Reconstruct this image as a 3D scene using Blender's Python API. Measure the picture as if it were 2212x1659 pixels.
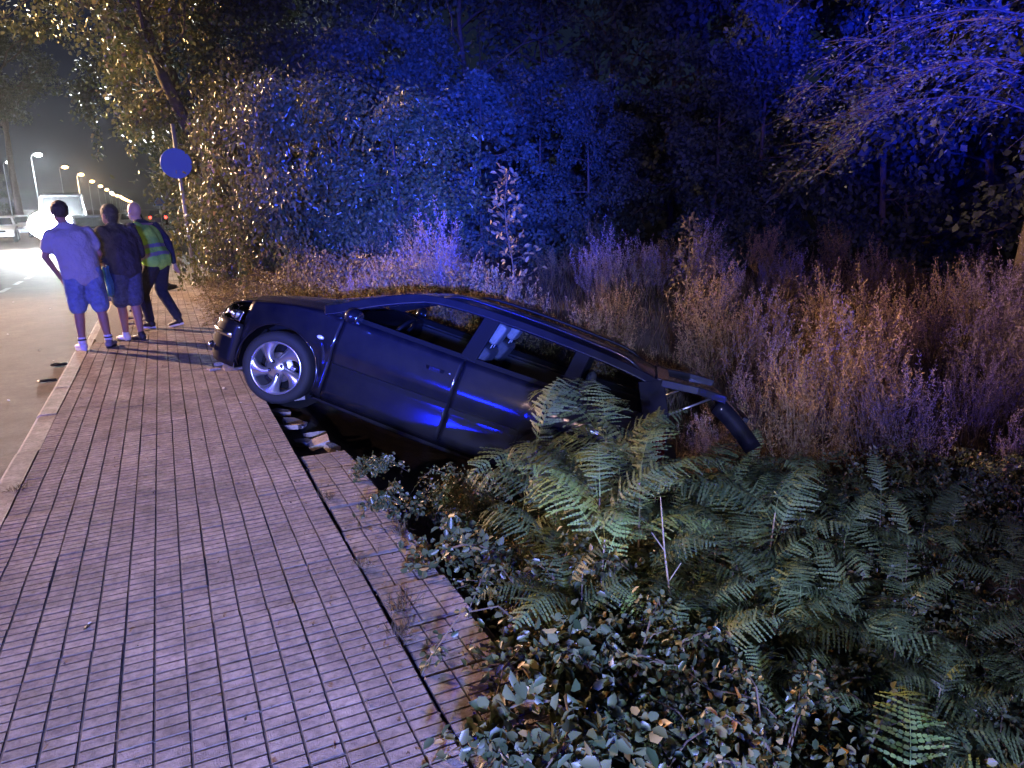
import bpy, math, random
import numpy as np
from mathutils import Vector, Matrix, noise as mnoise

for _o in list(bpy.data.objects):
    bpy.data.objects.remove(_o)
SC = bpy.context.scene
COL = SC.collection
RAD = math.radians

# ------------------------------------------------------------------ camera
H_EYE = 1.6
F_PX, CX, CY = 2594 / 3648 * 2212, 1106.0, 829.5
YAW, PITCH, ROLL = RAD(24.94), RAD(14.157), RAD(-1.22)
vF = Vector((math.sin(YAW) * math.cos(PITCH), math.cos(YAW) * math.cos(PITCH), -math.sin(PITCH)))
_R0 = Vector((math.cos(YAW), -math.sin(YAW), 0))
_U0 = _R0.cross(vF)
vR = _R0 * math.cos(ROLL) + _U0 * math.sin(ROLL)
vU = -_R0 * math.sin(ROLL) + _U0 * math.cos(ROLL)
EYE = Vector((0, 0, H_EYE))
cam_d = bpy.data.cameras.new('camera')
cam = bpy.data.objects.new('camera', cam_d)
COL.objects.link(cam)
cam_d.sensor_width = 36
cam_d.lens = 36 * 2594 / 3648
cam_d.clip_start = 0.05
cam_d.clip_end = 3000
_m = Matrix((vR, vU, -vF)).transposed().to_4x4()
_m.translation = EYE
cam.matrix_world = _m
SC.camera = cam


def ground_at(px, dist, z=0.0):
    """world point seen at image column px (on the horizon row) at a horizontal distance"""
    d = vF + vR * ((px - CX) / F_PX) - vU * ((449 - .0213 * (px - 342) - CY) / F_PX)
    a = math.atan2(d.x, d.y)
    return Vector((math.sin(a) * dist, math.cos(a) * dist, z))


# ------------------------------------------------------------------ world (night sky)
W = bpy.data.worlds.new("World")
SC.world = W
W.use_nodes = True
wn, wl = W.node_tree.nodes, W.node_tree.links
wn.clear()
sky = wn.new('ShaderNodeTexSky')
sky.sky_type = 'NISHITA'
sky.sun_disc = False
sky.sun_elevation = RAD(12.0)
sky.sun_rotation = RAD(200)
hs = wn.new('ShaderNodeMixRGB')
hs.blend_type = 'MULTIPLY'
hs.inputs[0].default_value = 1
hs.inputs['Color2'].default_value = (.42, .5, 1, 1)
bg = wn.new('ShaderNodeBackground')
bg.inputs['Strength'].default_value = 0.004
wo = wn.new('ShaderNodeOutputWorld')
wl.new(sky.outputs[0], hs.inputs['Color1'])
wl.new(hs.outputs[0], bg.inputs['Color'])
wl.new(bg.outputs[0], wo.inputs['Surface'])

# ------------------------------------------------------------------ view
SC.view_settings.view_transform = 'Standard'
SC.view_settings.look = 'None'
SC.view_settings.exposure = 0.12
SC.view_settings.gamma = 1
SC.view_settings.use_curve_mapping = False
SC.cycles.use_denoising = True
SC.cycles.max_bounces = 4
SC.cycles.transparent_max_bounces = 8
SC.cycles.sample_clamp_indirect = 4.0
SC.cycles.use_light_tree = True
SC.cycles.volume_bounces = 0


# ------------------------------------------------------------------ the place's lamps and an added warm fill
def lamp(name, kind, loc, power, color, radius=0.1, aim=None, angle=None, blend=0.5):
    d = bpy.data.lights.new(name, kind)
    d.energy = power
    d.color = color
    if kind != 'SUN':
        d.shadow_soft_size = radius
    if kind == 'SPOT':
        d.spot_size = RAD(angle)
        d.spot_blend = blend
    o = bpy.data.objects.new(name, d)
    COL.objects.link(o)
    o.location = loc
    if aim is not None:
        o.rotation_euler = (Vector(aim) - Vector(loc)).to_track_quat('-Z', 'Y').to_euler()
    return o


KEY = (-12.7, 24.0, 7.25)
lamp('street_lamp_light', 'SPOT', KEY, 44000, (1.0, 0.60, 0.40), 0.10, (0.6, 9.5, 0), 50, 0.9)
lamp('orange_row_light', 'SPOT', (-12.0, 30, 7.0), 34000, (1.0, 0.62, 0.24), 0.15, ground_at(330, 20.5, 5.0), 44, 0.7)
lamp('warm_fill_light', 'POINT', (-9.0, -13.0, 7.6), 3000, (1.0, 0.62, 0.55), 0.15)  # warm fill added behind the camera, no lamp post stands there
# white work light and blue beacons of the patrol car standing behind the photographer
lamp('patrol_work_light', 'SPOT', (-2.2, -5.0, 2.0), 4000, (0.62, 0.84, 1.0), 0.25, (1.3, 3.3, -0.7), 42, 1.0)
lamp('patrol_bar_beacon', 'SPOT', (-10.7, -6.6, 1.5), 1300, (0.02, 0.09, 1.0), 0.2, (-0.3, 10.5, 1.4), 24, 0.6)
lamp('patrol_beacon_side', 'SPOT', (-1.9, -4.7, 1.75), 5200, (0.12, 0.11, 1.0), 0.12, (4.6, 9.6, 0.9), 50, 1.0)
lamp('patrol_beacon_near', 'SPOT', (-1.5, -4.6, 1.9), 3500, (0.06, 0.12, 1.0), 0.12, (-0.6, 9.0, 0.6), 85, 0.9)
lamp('patrol_beacon_mid', 'SPOT', (-1.6, -4.6, 1.75), 72000, (0.010, 0.05, 1.0), 0.12, ground_at(960, 16, 2.7), 25, 1.0)
lamp('patrol_beacon_far', 'SPOT', (-1.3, -4.6, 1.75), 95000, (0.004, 0.022, 1.0), 0.12, ground_at(2060, 16, 6.6), 30, 0.8)
sun_d = bpy.data.lights.new('moon', 'SUN')
sun_d.energy = 0.004
sun_d.angle = RAD(0.5)
sun_o = bpy.data.objects.new('moon', sun_d)
COL.objects.link(sun_o)
sun_o.rotation_euler = (RAD(40), 0, RAD(30))

# ------------------------------------------------------------------ mesh helpers
rnd = random.Random(7)


def meta(o, label=None, cat=None, group=None, kind=None):
    if label: o['label'] = label
    if cat: o['category'] = cat
    if group: o['group'] = group
    if kind: o['kind'] = kind
    return o


def link(o, parent=None):
    COL.objects.link(o)
    if parent is not None:
        o.parent = parent
    return o


def obj(name, me, parent=None, mat=None, loc=None, rot=None, scale=None):
    o = bpy.data.objects.new(name, me)
    link(o, parent)
    if mat is not None and len(me.materials) == 0:
        me.materials.append(mat)
    if loc is not None: o.location = loc
    if rot is not None: o.rotation_euler = rot
    if scale is not None: o.scale = (scale, scale, scale) if isinstance(scale, (int, float)) else scale
    return o


def empty(name, loc=(0, 0, 0), rot=(0, 0, 0)):
    o = bpy.data.objects.new(name, None)
    o.empty_display_size = 0.1
    link(o)
    o.location = loc
    o.rotation_euler = rot
    return o


def copy_tree(o, parent=None):
    c = o.copy()
    COL.objects.link(c)
    if parent is not None: c.parent = parent
    for ch in list(o.children):
        copy_tree(ch, c)
    return c


def mesh(name, verts, faces, smooth=False, tint=None):
    me = bpy.data.meshes.new(name)
    me.from_pydata([tuple(v) for v in verts], [], faces)
    if smooth:
        me.polygons.foreach_set('use_smooth', [True] * len(me.polygons))
    me.update()
    return me


def np_mesh(name, V, Fc, tint=None, smooth=False):
    """V (n,3); Fc (m,k) faces all with k corners; tint (m,) stored per corner"""
    me = bpy.data.meshes.new(name)
    V = np.asarray(V, dtype=np.float32)
    Fc = np.asarray(Fc, dtype=np.int32)
    n, (m, k) = len(V), Fc.shape
    me.vertices.add(n)
    me.vertices.foreach_set('co', V.ravel())
    me.loops.add(m * k)
    me.loops.foreach_set('vertex_index', Fc.ravel())
    me.polygons.add(m)
    me.polygons.foreach_set('loop_start', np.arange(0, m * k, k, dtype=np.int32))
    me.polygons.foreach_set('loop_total', np.full(m, k, dtype=np.int32))
    if smooth:
        me.polygons.foreach_set('use_smooth', np.ones(m, dtype=bool))
    if tint is not None:
        a = me.attributes.new('tint', 'FLOAT', 'FACE')
        a.data.foreach_set('value', np.asarray(tint, dtype=np.float32))
    me.update(calc_edges=True)
    me.validate()
    return me


class MB:
    def __init__(s):
        s.v, s.f = [], []

    def add(s, vs, fs):
        b = len(s.v)
        s.v += [tuple(x) for x in vs]
        s.f += [tuple(i + b for i in q) for q in fs]

    def box(s, c, d, rot=None, taper=1.0):
        hx, hy, hz = d[0] / 2, d[1] / 2, d[2] / 2
        vs = []
        for z, t in ((-hz, 1.0), (hz, taper)):
            for x, y in ((-hx, -hy), (hx, -hy), (hx, hy), (-hx, hy)):
                p = Vector((x * t, y * t, z))
                if rot is not None: p = rot @ p
                vs.append(p + Vector(c))
        s.add(vs, [(0, 3, 2, 1), (4, 5, 6, 7), (0, 1, 5, 4), (1, 2, 6, 5), (2, 3, 7, 6), (3, 0, 4, 7)])

    def tube(s, pts, r, n=8, cap=True):
        pts = [Vector(p) for p in pts]
        rs = r if isinstance(r, (list, tuple)) else [r] * len(pts)
        rings = []
        ref = Vector((0, 0, 1))
        for i, p in enumerate(pts):
            a = pts[max(i - 1, 0)]
            b = pts[min(i + 1, len(pts) - 1)]
            t = (b - a).normalized()
            if i == 0:
                if abs(t.dot(ref)) > 0.9: ref = Vector((1, 0, 0))
            u = (ref - t * ref.dot(t)).normalized()
            ref = u
            w = t.cross(u)
            rings.append([p + (u * math.cos(2 * math.pi * k / n) + w * math.sin(2 * math.pi * k / n)) * rs[i] for k in range(n)])
        vs = [q for g in rings for q in g]
        fs = []
        for i in range(len(pts) - 1):
            for k in range(n):
                fs.append((i * n + k, i * n + (k + 1) % n, (i + 1) * n + (k + 1) % n, (i + 1) * n + k))
        if cap:
            fs.append(tuple(range(n))[::-1])
            fs.append(tuple((len(pts) - 1) * n + k for k in range(n)))
        s.add(vs, fs)

    def beam(s, pts, w, up, t):
        """ribbon with thickness following pts: width w along side, thickness t along 'up'"""
        pts = [Vector(p) for p in pts]
        up = Vector(up).normalized()
        ws = w if isinstance(w, (list, tuple)) else [w] * len(pts)
        vs = []
        for i, p in enumerate(pts):
            a = pts[max(i - 1, 0)]
            b = pts[min(i + 1, len(pts) - 1)]
            d = (b - a).normalized()
            side = d.cross(up).normalized()
            u2 = side.cross(d).normalized()
            for sx, sz in ((-1, -1), (1, -1), (1, 1), (-1, 1)):
                vs.append(p + side * sx * ws[i] / 2 + u2 * sz * t / 2)
        fs = [(3, 2, 1, 0)]
        for i in range(len(pts) - 1):
            for k in range(4):
                fs.append((i * 4 + k, i * 4 + (k + 1) % 4, (i + 1) * 4 + (k + 1) % 4, (i + 1) * 4 + k))
        e = (len(pts) - 1) * 4
        fs.append((e, e + 1, e + 2, e + 3))
        s.add(vs, fs)

    def lathe(s, prof, n=32, axis='y', c=(0, 0, 0), close=False):
        """prof: (radius, along) pairs about the given axis"""
        vs = []
        for r, a in prof:
            for k in range(n):
                q = 2 * math.pi * k / n
                if axis == 'y': vs.append((c[0] + r * math.cos(q), c[1] + a, c[2] + r * math.sin(q)))
                elif axis == 'z': vs.append((c[0] + r * math.cos(q), c[1] + r * math.sin(q), c[2] + a))
                else: vs.append((c[0] + a, c[1] + r * math.cos(q), c[2] + r * math.sin(q)))
        m = len(prof)
        fs = []
        for i in range(m if close else m - 1):
            j = (i + 1) % m
            for k in range(n):
                fs.append((i * n + k, i * n + (k + 1) % n, j * n + (k + 1) % n, j * n + k))
        s.add(vs, fs)

    def grid(s, fn, us, vs_):
        P = [fn(u, v) for u in us for v in vs_]
        nv = len(vs_)
        fs = [(i * nv + j, (i + 1) * nv + j, (i + 1) * nv + j + 1, i * nv + j + 1) for i in range(len(us) - 1) for j in range(nv - 1)]
        s.add(P, fs)

    def ell(s, c, r, rot=None, nu=12, nv=8):
        vs, fs = [], []
        for i in range(nv + 1):
            th = math.pi * i / nv
            for k in range(nu):
                ph = 2 * math.pi * k / nu
                p = Vector((r[0] * math.sin(th) * math.cos(ph), r[1] * math.sin(th) * math.sin(ph), r[2] * math.cos(th)))
                if rot is not None: p = rot @ p
                vs.append(p + Vector(c))
        for i in range(nv):
            for k in range(nu):
                fs.append((i * nu + k, (i + 1) * nu + k, (i + 1) * nu + (k + 1) % nu, i * nu + (k + 1) % nu))
        s.add(vs, fs)

    def me(s, name, smooth=False):
        return mesh(name, s.v, s.f, smooth)

    def obj(s, name, mat, parent=None, smooth=False, bevel=0, **kw):
        o = obj(name, s.me(name, smooth), parent, mat, **kw)
        if bevel:
            b = o.modifiers.new('bevel', 'BEVEL')
            b.width = bevel
            b.segments = 2
            b.limit_method = 'ANGLE'
        return o


def lerp(a, b, t): return a + (b - a) * t


def interp(x, pts):
    if x <= pts[0][0]: return pts[0][1]
    for (a, va), (b, vb) in zip(pts, pts[1:]):
        if x <= b: return va + (vb - va) * (x - a) / (b - a)
    return pts[-1][1]


def cinterp(x, pts):
    """smooth (Catmull-Rom) interpolation through pts"""
    n = len(pts)
    if x <= pts[0][0]: return pts[0][1]
    if x >= pts[-1][0]: return pts[-1][1]
    for i in range(n - 1):
        if x <= pts[i + 1][0]: break
    x0, y0 = pts[i]
    x1, y1 = pts[i + 1]
    m0 = (y1 - pts[i - 1][1]) / (x1 - pts[i - 1][0]) if i > 0 else (y1 - y0) / (x1 - x0)
    m1 = (pts[i + 2][1] - y0) / (pts[i + 2][0] - x0) if i + 2 < n else (y1 - y0) / (x1 - x0)
    h = x1 - x0
    t = (x - x0) / h
    return ((2 * t**3 - 3 * t**2 + 1) * y0 + (t**3 - 2 * t**2 + t) * h * m0 + (-2 * t**3 + 3 * t**2) * y1 + (t**3 - t**2) * h * m1)


# ------------------------------------------------------------------ materials
def mat(name, col=(0.5, 0.5, 0.5), rough=0.6, metal=0.0, var=0.0, scale=20.0, bump=0.0, bscale=80.0, coat=0.0,
        emit=None, estr=0.0, spec=0.5, col2=None, objvar=0.0, bdist=0.01):
    m = bpy.data.materials.new(name)
    m.use_nodes = True
    N, L = m.node_tree.nodes, m.node_tree.links
    b = N['Principled BSDF']
    b.inputs['Base Color'].default_value = (*col, 1)
    b.inputs['Roughness'].default_value = rough
    b.inputs['Metallic'].default_value = metal
    b.inputs['Coat Weight'].default_value = coat
    b.inputs['Specular IOR Level'].default_value = spec
    if emit:
        b.inputs['Emission Color'].default_value = (*emit, 1)
        b.inputs['Emission Strength'].default_value = estr
    tc = N.new('ShaderNodeTexCoord')
    if var or col2:
        nz = N.new('ShaderNodeTexNoise')
        nz.inputs['Scale'].default_value = scale
        nz.inputs['Detail'].default_value = 6
        nz.inputs['Roughness'].default_value = 0.65
        L.new(tc.outputs['Object'], nz.inputs['Vector'])
        rp = N.new('ShaderNodeValToRGB')
        rp.color_ramp.elements[0].position = 0.32
        rp.color_ramp.elements[1].position = 0.68
        c2 = col2 or tuple(min(1, c * (1 + var)) for c in col)
        c1 = col if col2 else tuple(c * (1 - var) for c in col)
        rp.color_ramp.elements[0].color = (*c1, 1)
        rp.color_ramp.elements[1].color = (*c2, 1)
        L.new(nz.outputs['Fac'], rp.inputs['Fac'])
        out = rp.outputs['Color']
        if objvar:
            oi = N.new('ShaderNodeObjectInfo')
            mr = N.new('ShaderNodeMapRange')
            mr.inputs['To Min'].default_value = 1 - objvar
            mr.inputs['To Max'].default_value = 1 + objvar
            L.new(oi.outputs['Random'], mr.inputs['Value'])
            vm = N.new('ShaderNodeVectorMath')
            vm.operation = 'SCALE'
            L.new(out, vm.inputs[0])
            L.new(mr.outputs[0], vm.inputs['Scale'])
            out = vm.outputs[0]
        L.new(out, b.inputs['Base Color'])
    if bump:
        n2 = N.new('ShaderNodeTexNoise')
        n2.inputs['Scale'].default_value = bscale
        n2.inputs['Detail'].default_value = 5
        L.new(tc.outputs['Object'], n2.inputs['Vector'])
        bp = N.new('ShaderNodeBump')
        bp.inputs['Strength'].default_value = bump
        bp.inputs['Distance'].default_value = bdist
        L.new(n2.outputs['Fac'], bp.inputs['Height'])
        L.new(bp.outputs['Normal'], b.inputs['Normal'])
    return m


def leaf_mat(name, a, b_, rough=0.45, trans=0.3, objvar=0.35, c3=None):
    """leaf colours run from a to b_ (and c3, dry) by the leaf's own tint and by plant"""
    m = bpy.data.materials.new(name)
    m.use_nodes = True
    N, L = m.node_tree.nodes, m.node_tree.links
    p = N['Principled BSDF']
    p.inputs['Roughness'].default_value = rough
    at = N.new('ShaderNodeAttribute')
    at.attribute_name = 'tint'
    rp = N.new('ShaderNodeValToRGB')
    rp.color_ramp.elements[0].color = (*a, 1)
    rp.color_ramp.elements[1].color = (*b_, 1)
    rp.color_ramp.elements[1].position = 0.85
    if c3:
        e = rp.color_ramp.elements.new(0.97)
        e.color = (*c3, 1)
    L.new(at.outputs['Fac'], rp.inputs['Fac'])
    oi = N.new('ShaderNodeObjectInfo')
    mr = N.new('ShaderNodeMapRange')
    mr.inputs['To Min'].default_value = 1 - objvar
    mr.inputs['To Max'].default_value = 1 + objvar
    L.new(oi.outputs['Random'], mr.inputs['Value'])
    vm = N.new('ShaderNodeVectorMath')
    vm.operation = 'SCALE'
    L.new(rp.outputs['Color'], vm.inputs[0])
    L.new(mr.outputs[0], vm.inputs['Scale'])
    L.new(vm.outputs[0], p.inputs['Base Color'])
    tr = N.new('ShaderNodeBsdfTranslucent')
    L.new(vm.outputs[0], tr.inputs['Color'])
    mx = N.new('ShaderNodeMixShader')
    mx.inputs[0].default_value = trans
    L.new(p.outputs[0], mx.inputs[1])
    L.new(tr.outputs[0], mx.inputs[2])
    L.new(mx.outputs[0], N['Material Output'].inputs['Surface'])
    return m


def glass_mat(name, tint=(0.5, 0.55, 0.6), ior=1.5):
    m = bpy.data.materials.new(name)
    m.use_nodes = True
    N, L = m.node_tree.nodes, m.node_tree.links
    N.remove(N['Principled BSDF'])
    t = N.new('ShaderNodeBsdfTransparent')
    t.inputs['Color'].default_value = (*tint, 1)
    g = N.new('ShaderNodeBsdfGlossy')
    g.inputs['Roughness'].default_value = 0.03
    fr = N.new('ShaderNodeFresnel')
    fr.inputs['IOR'].default_value = ior
    mx = N.new('ShaderNodeMixShader')
    L.new(fr.outputs[0], mx.inputs[0])
    L.new(t.outputs[0], mx.inputs[1])
    L.new(g.outputs[0], mx.inputs[2])
    L.new(mx.outputs[0], N['Material Output'].inputs['Surface'])
    return m


def emit_mat(name, col, s):
    m = bpy.data.materials.new(name)
    m.use_nodes = True
    N, L = m.node_tree.nodes, m.node_tree.links
    N.remove(N['Principled BSDF'])
    e = N.new('ShaderNodeEmission')
    e.inputs['Color'].default_value = (*col, 1)
    e.inputs['Strength'].default_value = s
    L.new(e.outputs[0], N['Material Output'].inputs['Surface'])
    return m


M = {}
# ================================================================== ground, road, pavement
M['soil'] = mat('soil', (0.045, 0.034, 0.022), 0.95, col2=(0.10, 0.075, 0.045), scale=6, bump=1.0, bscale=14)
M['asphalt'] = mat('asphalt', (0.070, 0.056, 0.046), 0.85, col2=(0.12, 0.098, 0.082), scale=3.0, bump=0.9, bscale=260)
M['paint'] = mat('road_paint', (0.45, 0.45, 0.42), 0.7, col2=(0.2, 0.2, 0.19), scale=24)
M['tile'] = mat('paving_concrete', (0.285, 0.24, 0.215), 0.95, spec=.2, col2=(0.385, 0.33, 0.30), scale=9, bump=0.6, bscale=220, objvar=0.09)
M['joint'] = mat('paving_joint_dirt', (0.07, 0.055, 0.048), 0.95, col2=(0.16, 0.13, 0.115), scale=30)
M['kerb'] = mat('kerb_concrete', (0.27, 0.24, 0.215), 0.85, col2=(0.36, 0.32, 0.29), scale=7, bump=0.7, bscale=160, objvar=0.1)


def world_tile(m):
    # stains and wear run across the paving, so they use the place's own coordinates
    N, L = m.node_tree.nodes, m.node_tree.links
    b = N['Principled BSDF']
    old = b.inputs['Base Color'].links[0].from_socket
    geo = N.new('ShaderNodeNewGeometry')
    mul = None
    for sc, lo, hi, p0, p1 in ((1.3, .70, 1.08, .38, .62), (7.0, .74, 1.10, .36, .60), (38.0, .66, 1.12, .34, .56)):
        nz = N.new('ShaderNodeTexNoise')
        nz.inputs['Scale'].default_value = sc
        nz.inputs['Detail'].default_value = 7
        nz.inputs['Roughness'].default_value = .7
        L.new(geo.outputs['Position'], nz.inputs['Vector'])
        mr = N.new('ShaderNodeMapRange')
        mr.inputs['From Min'].default_value = p0
        mr.inputs['From Max'].default_value = p1
        mr.inputs['To Min'].default_value = lo
        mr.inputs['To Max'].default_value = hi
        L.new(nz.outputs['Fac'], mr.inputs['Value'])
        vm = N.new('ShaderNodeVectorMath')
        vm.operation = 'SCALE'
        L.new(old, vm.inputs[0])
        L.new(mr.outputs[0], vm.inputs['Scale'])
        old = vm.outputs[0]
    L.new(old, b.inputs['Base Color'])


world_tile(M['tile'])
world_tile(M['kerb'])
world_tile(M['asphalt'])


def sstep(a, b, x):
    t = min(1, max(0, (x - a) / (b - a)))
    return t * t * (3 - 2 * t)


DITCH = [(0.60, -0.16), (0.97, -0.20), (1.18, -0.40), (1.45, -0.50), (2.2, -0.76), (2.5, -0.86), (3.3, -1.03), (4.3, -1.0), (5.6, -0.75), (7.2, -0.45), (10, -0.3), (16, -0.1), (40, 0.3)]
BANK = [(0.60, -0.16), (0.95, -0.10), (1.3, 0.0), (3, 0.03), (8, 0.0), (16, 0.1), (40, 0.4)]


def terr(x, y):
    w = sstep(9.3, 7.1, y)
    b = interp(x, BANK)
    d = interp(x, DITCH)
    z = b * (1 - w) + d * w
    if x > 1.1:
        k = sstep(1.1, 2.0, x)
        z += k * (0.09 * mnoise.noise(Vector((x * 0.9, y * 0.9, 0.3))) + 0.05 * mnoise.noise(Vector((x * 2.7, y * 2.7, 3.3))))
    if x < -14.5:
        z = -0.1 + 0.02 * (-14.5 - x) + 0.2 * mnoise.noise(Vector((x * 0.1, y * 0.1, 7)))
    elif x < 0.6:
        z = -0.3
    return z


xs = [-400, -200, -100, -60, -40, -30, -22, -18, -15, -14.4, -12, -6, -1.2, 0.55, 0.62]
xs += [0.7 + 0.13 * i for i in range(60)] + [8.8 + 0.45 * i for i in range(22)] + [20, 24, 30, 40, 60, 100, 200, 400]
ys = [-60, -20, -8, -4, -2] + [-1 + 0.16 * i for i in range(95)] + [14.5 + 0.6 * i for i in range(26)] + [32, 36, 42, 50, 60, 80, 110, 150, 220, 320, 600, 1200]
mb = MB()
mb.grid(lambda x, y: (x, y, terr(x, y)), xs, ys)
g = mb.obj('ground', M['soil'], smooth=True)
meta(g, 'dark earth of the verge and the ditch beside the pavement', kind='structure')

mb = MB()
mb.grid(lambda x, y: (x, y, -0.13 + 0.0 * x), [-12.0 + i * 0.5 for i in range(22)] + [-1.1], [-30, -8, -2] + [i for i in range(0, 40)] + [45, 60, 90, 130, 200, 350, 1200])
r = mb.obj('road', M['asphalt'], smooth=True)
meta(r, 'asphalt road left of the pavement', kind='structure')
# dashed parking line and worn far line
mb = MB()
y = 12.2
while y < 70:
    if not (23.5 < y < 24.5):
        mb.box((-3.36 + rnd.uniform(-.01, .01), y + 0.55, -0.125), (0.11, 1.1 + rnd.uniform(-.2, .1), 0.002))
    y += 1.75
ln = mb.obj('road_marking', M['paint'])
meta(ln, 'worn dashed white line along the edge of the road', kind='structure')

# far pavement across the road
mb = MB()
mb.box((-13.25, 200, -0.09), (2.5, 520, 0.14))
fp = mb.obj('far_pavement', M['kerb'])
meta(fp, 'pale pavement across the road under the lamps', kind='structure')

# ---- the pavement: base slab > paving tiles, kerb stones
PIT = 0.3145
X0 = -0.95
mb = MB()
mb.box((-0.18, 100, -0.10), (1.56, 220, 0.13))
mb.box((0.80, -0.55, -0.108), (0.36, 10.2, 0.12))
mb.box((0.80, 108.6, -0.12), (0.36, 203.4, 0.11))
pav = mb.obj('pavement', M['joint'])
meta(pav, 'ribbed pinkish pavement running from the camera past the car', kind='structure')


def tile_mesh(name, nx=3, ny=6, w=0.3140, l=0.3160, th=0.032, seed=0):
    q = random.Random(seed)
    mb = MB()
    mb.box((0, 0, -th / 2 - 0.0042), (w, l, th))
    n0 = len(mb.f)
    bx, by = w / nx, l / ny
    for i in range(nx):
        for j in range(ny):
            cx = -w / 2 + (i + .5) * bx
            cy = -l / 2 + (j + .5) * by
            gx = 0.0078 / 2
            gy = 0.0092 / 2
            h = q.uniform(-.0011, .0007)
            a, b = bx / 2 - gx, by / 2 - gy
            e = 0.0012
            vs = [(cx - a, cy - b, -0.0043), (cx + a, cy - b, -0.0043), (cx + a, cy + b, -0.0043), (cx - a, cy + b, -0.0043),
                  (cx - a + e, cy - b + e * .6, h), (cx + a - e, cy - b + e * .6, h), (cx + a - e, cy + b - e * .6, h), (cx - a + e, cy + b - e * .6, h)]
            mb.add(vs, [(4, 5, 6, 7), (0, 1, 5, 4), (1, 2, 6, 5), (2, 3, 7, 6), (3, 0, 4, 7)])
    me = mb.me(name)
    me.materials.append(M['tile'])
    me.materials.append(M['joint'])
    mi = [1] * n0 + [0 if (k % 5) == 0 else 1 for k in range(len(mb.f) - n0)]
    me.polygons.foreach_set('material_index', mi)
    return me


TM = [tile_mesh('paving_tile', seed=i) for i in range(3)]


def tile_pose(i, j):
    x = X0 + PIT * (i + .5)
    y = 0.95 + 0.3165 * (j + .5)
    return x, y


def ramp(x, y):
    """the kerb is dropped between y = 9.9 and 15.5"""
    k = sstep(9.7, 10.8, y) * sstep(16.2, 15.0, y)
    return -0.085 * k * sstep(-0.35, -1.0, x)


count = 0
rest_v, rest_f = [], []
NROW = 55
for j in range(NROW):
    for i in range(5):
        x, y = tile_pose(i, j)
        q = random.Random(i * 977 + j * 31)
        o = obj('paving_tile', TM[q.randrange(3)], pav)
        z = ramp(x, y) + q.gauss(0, .0011)
        sl = (ramp(x + .15, y) - ramp(x - .15, y)) / .3
        o.location = (x + q.gauss(0, .0008), y + q.gauss(0, .0012), z)
        o.rotation_euler = (q.gauss(0, .0035), -math.atan(sl) + q.gauss(0, .0035), q.gauss(0, .0025) + (math.pi if q.random() < .5 else 0))
        count += 1
# the loosened strip of tiles next to the ditch: lower, tilted, gapped
strip = []
for j in range(11):
    y = 1.35 + 0.325 * j + 0.006 * math.sin(j * 2.1)
    q = random.Random(500 + j)
    o = obj('paving_tile', TM[q.randrange(3)], pav)
    o.location = (0.787 + q.uniform(-.004, .016), y, -0.012 - 0.006 * (j % 2) - (0.016 if j > 9 else 0))
    o.rotation_euler = (q.gauss(0, .010), 0.016 + q.gauss(0, .010), q.gauss(0, .022) + (0.05 if j == 10 else 0))
    strip.append(o)
    count += 1
# the remaining tiles, too far to pick apart
fv = []
mb = MB()
for j in range(NROW, 170):
    for i in range(5):
        x, y = tile_pose(i, j)
        for k in range(3):
            mb.box((x - 0.1035 + 0.1035 * k, y, -0.02 + ramp(x, y)), (0.094, 0.306, 0.04))
for j in range(17, 170):
    x, y = tile_pose(5, j)
    for k in range(3):
        mb.box((x + .02 - 0.1035 + 0.1035 * k, y, -0.03), (0.094, 0.306, 0.04))
o = mb.obj('far_paving_tiles', M['tile'], pav)
o['kind'] = 'stuff'

km = MB()
w, hgt = 0.148, 0.26
vs = []
for yy in (-.495, .495):
    for (x, z) in ((-w / 2, -hgt), (w / 2, -hgt), (w / 2, 0.002), (-w / 2 + .03, 0.004), (-w / 2 + .008, -.010), (-w / 2, -.035)):
        vs.append((x, yy, z))
km.add(vs, [(5, 4, 3, 2, 1, 0), (6, 7, 8, 9, 10, 11)] + [(k, (k + 1) % 6, 6 + (k + 1) % 6, 6 + k) for k in range(6)])
kme = km.me('kerb_stone')
kme.materials.append(M['kerb'])
for j in range(42):
    y = 0.2 + 1.0 * j
    o = obj('kerb_stone', kme, pav)
    q = random.Random(j)
    z = -0.098 * sstep(9.9, 10.9, y) * sstep(16.4, 15.4, y)
    o.location = (-1.026 + q.gauss(0, .003), y, z + q.gauss(0, .002))
    o.rotation_euler = (q.gauss(0, .003), q.gauss(0, .006), q.gauss(0, .003))
mb = MB()
for j in range(42, 190):
    mb.box((-1.026, 0.2 + j, -.13), (.148, .985, .26))
o = mb.obj('far_kerb_stones', M['kerb'], pav)
o['kind'] = 'stuff'


# ---- broken pieces of paving
def shard(seed, s, th=.035, ribs=True):
    q = random.Random(seed)
    n = q.randint(4, 6)
    an = sorted(q.uniform(0, 2 * math.pi) for _ in range(n))
    an = [2 * math.pi * (k + q.uniform(-.25, .25)) / n for k in range(n)]
    ps = [(s * q.uniform(.6, 1) * math.cos(a), s * q.uniform(.45, .8) * math.sin(a)) for a in an]
    vs = [(x, y, -th) for x, y in ps] + [(x * .98, y * .98, 0) for x, y in ps]
    mb = MB()
    mb.add(vs, [tuple(range(n))[::-1], tuple(range(n, 2 * n))] + [(k, (k + 1) % n, n + (k + 1) % n, n + k) for k in range(n)])
    return mb.me('broken_paving')


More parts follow.
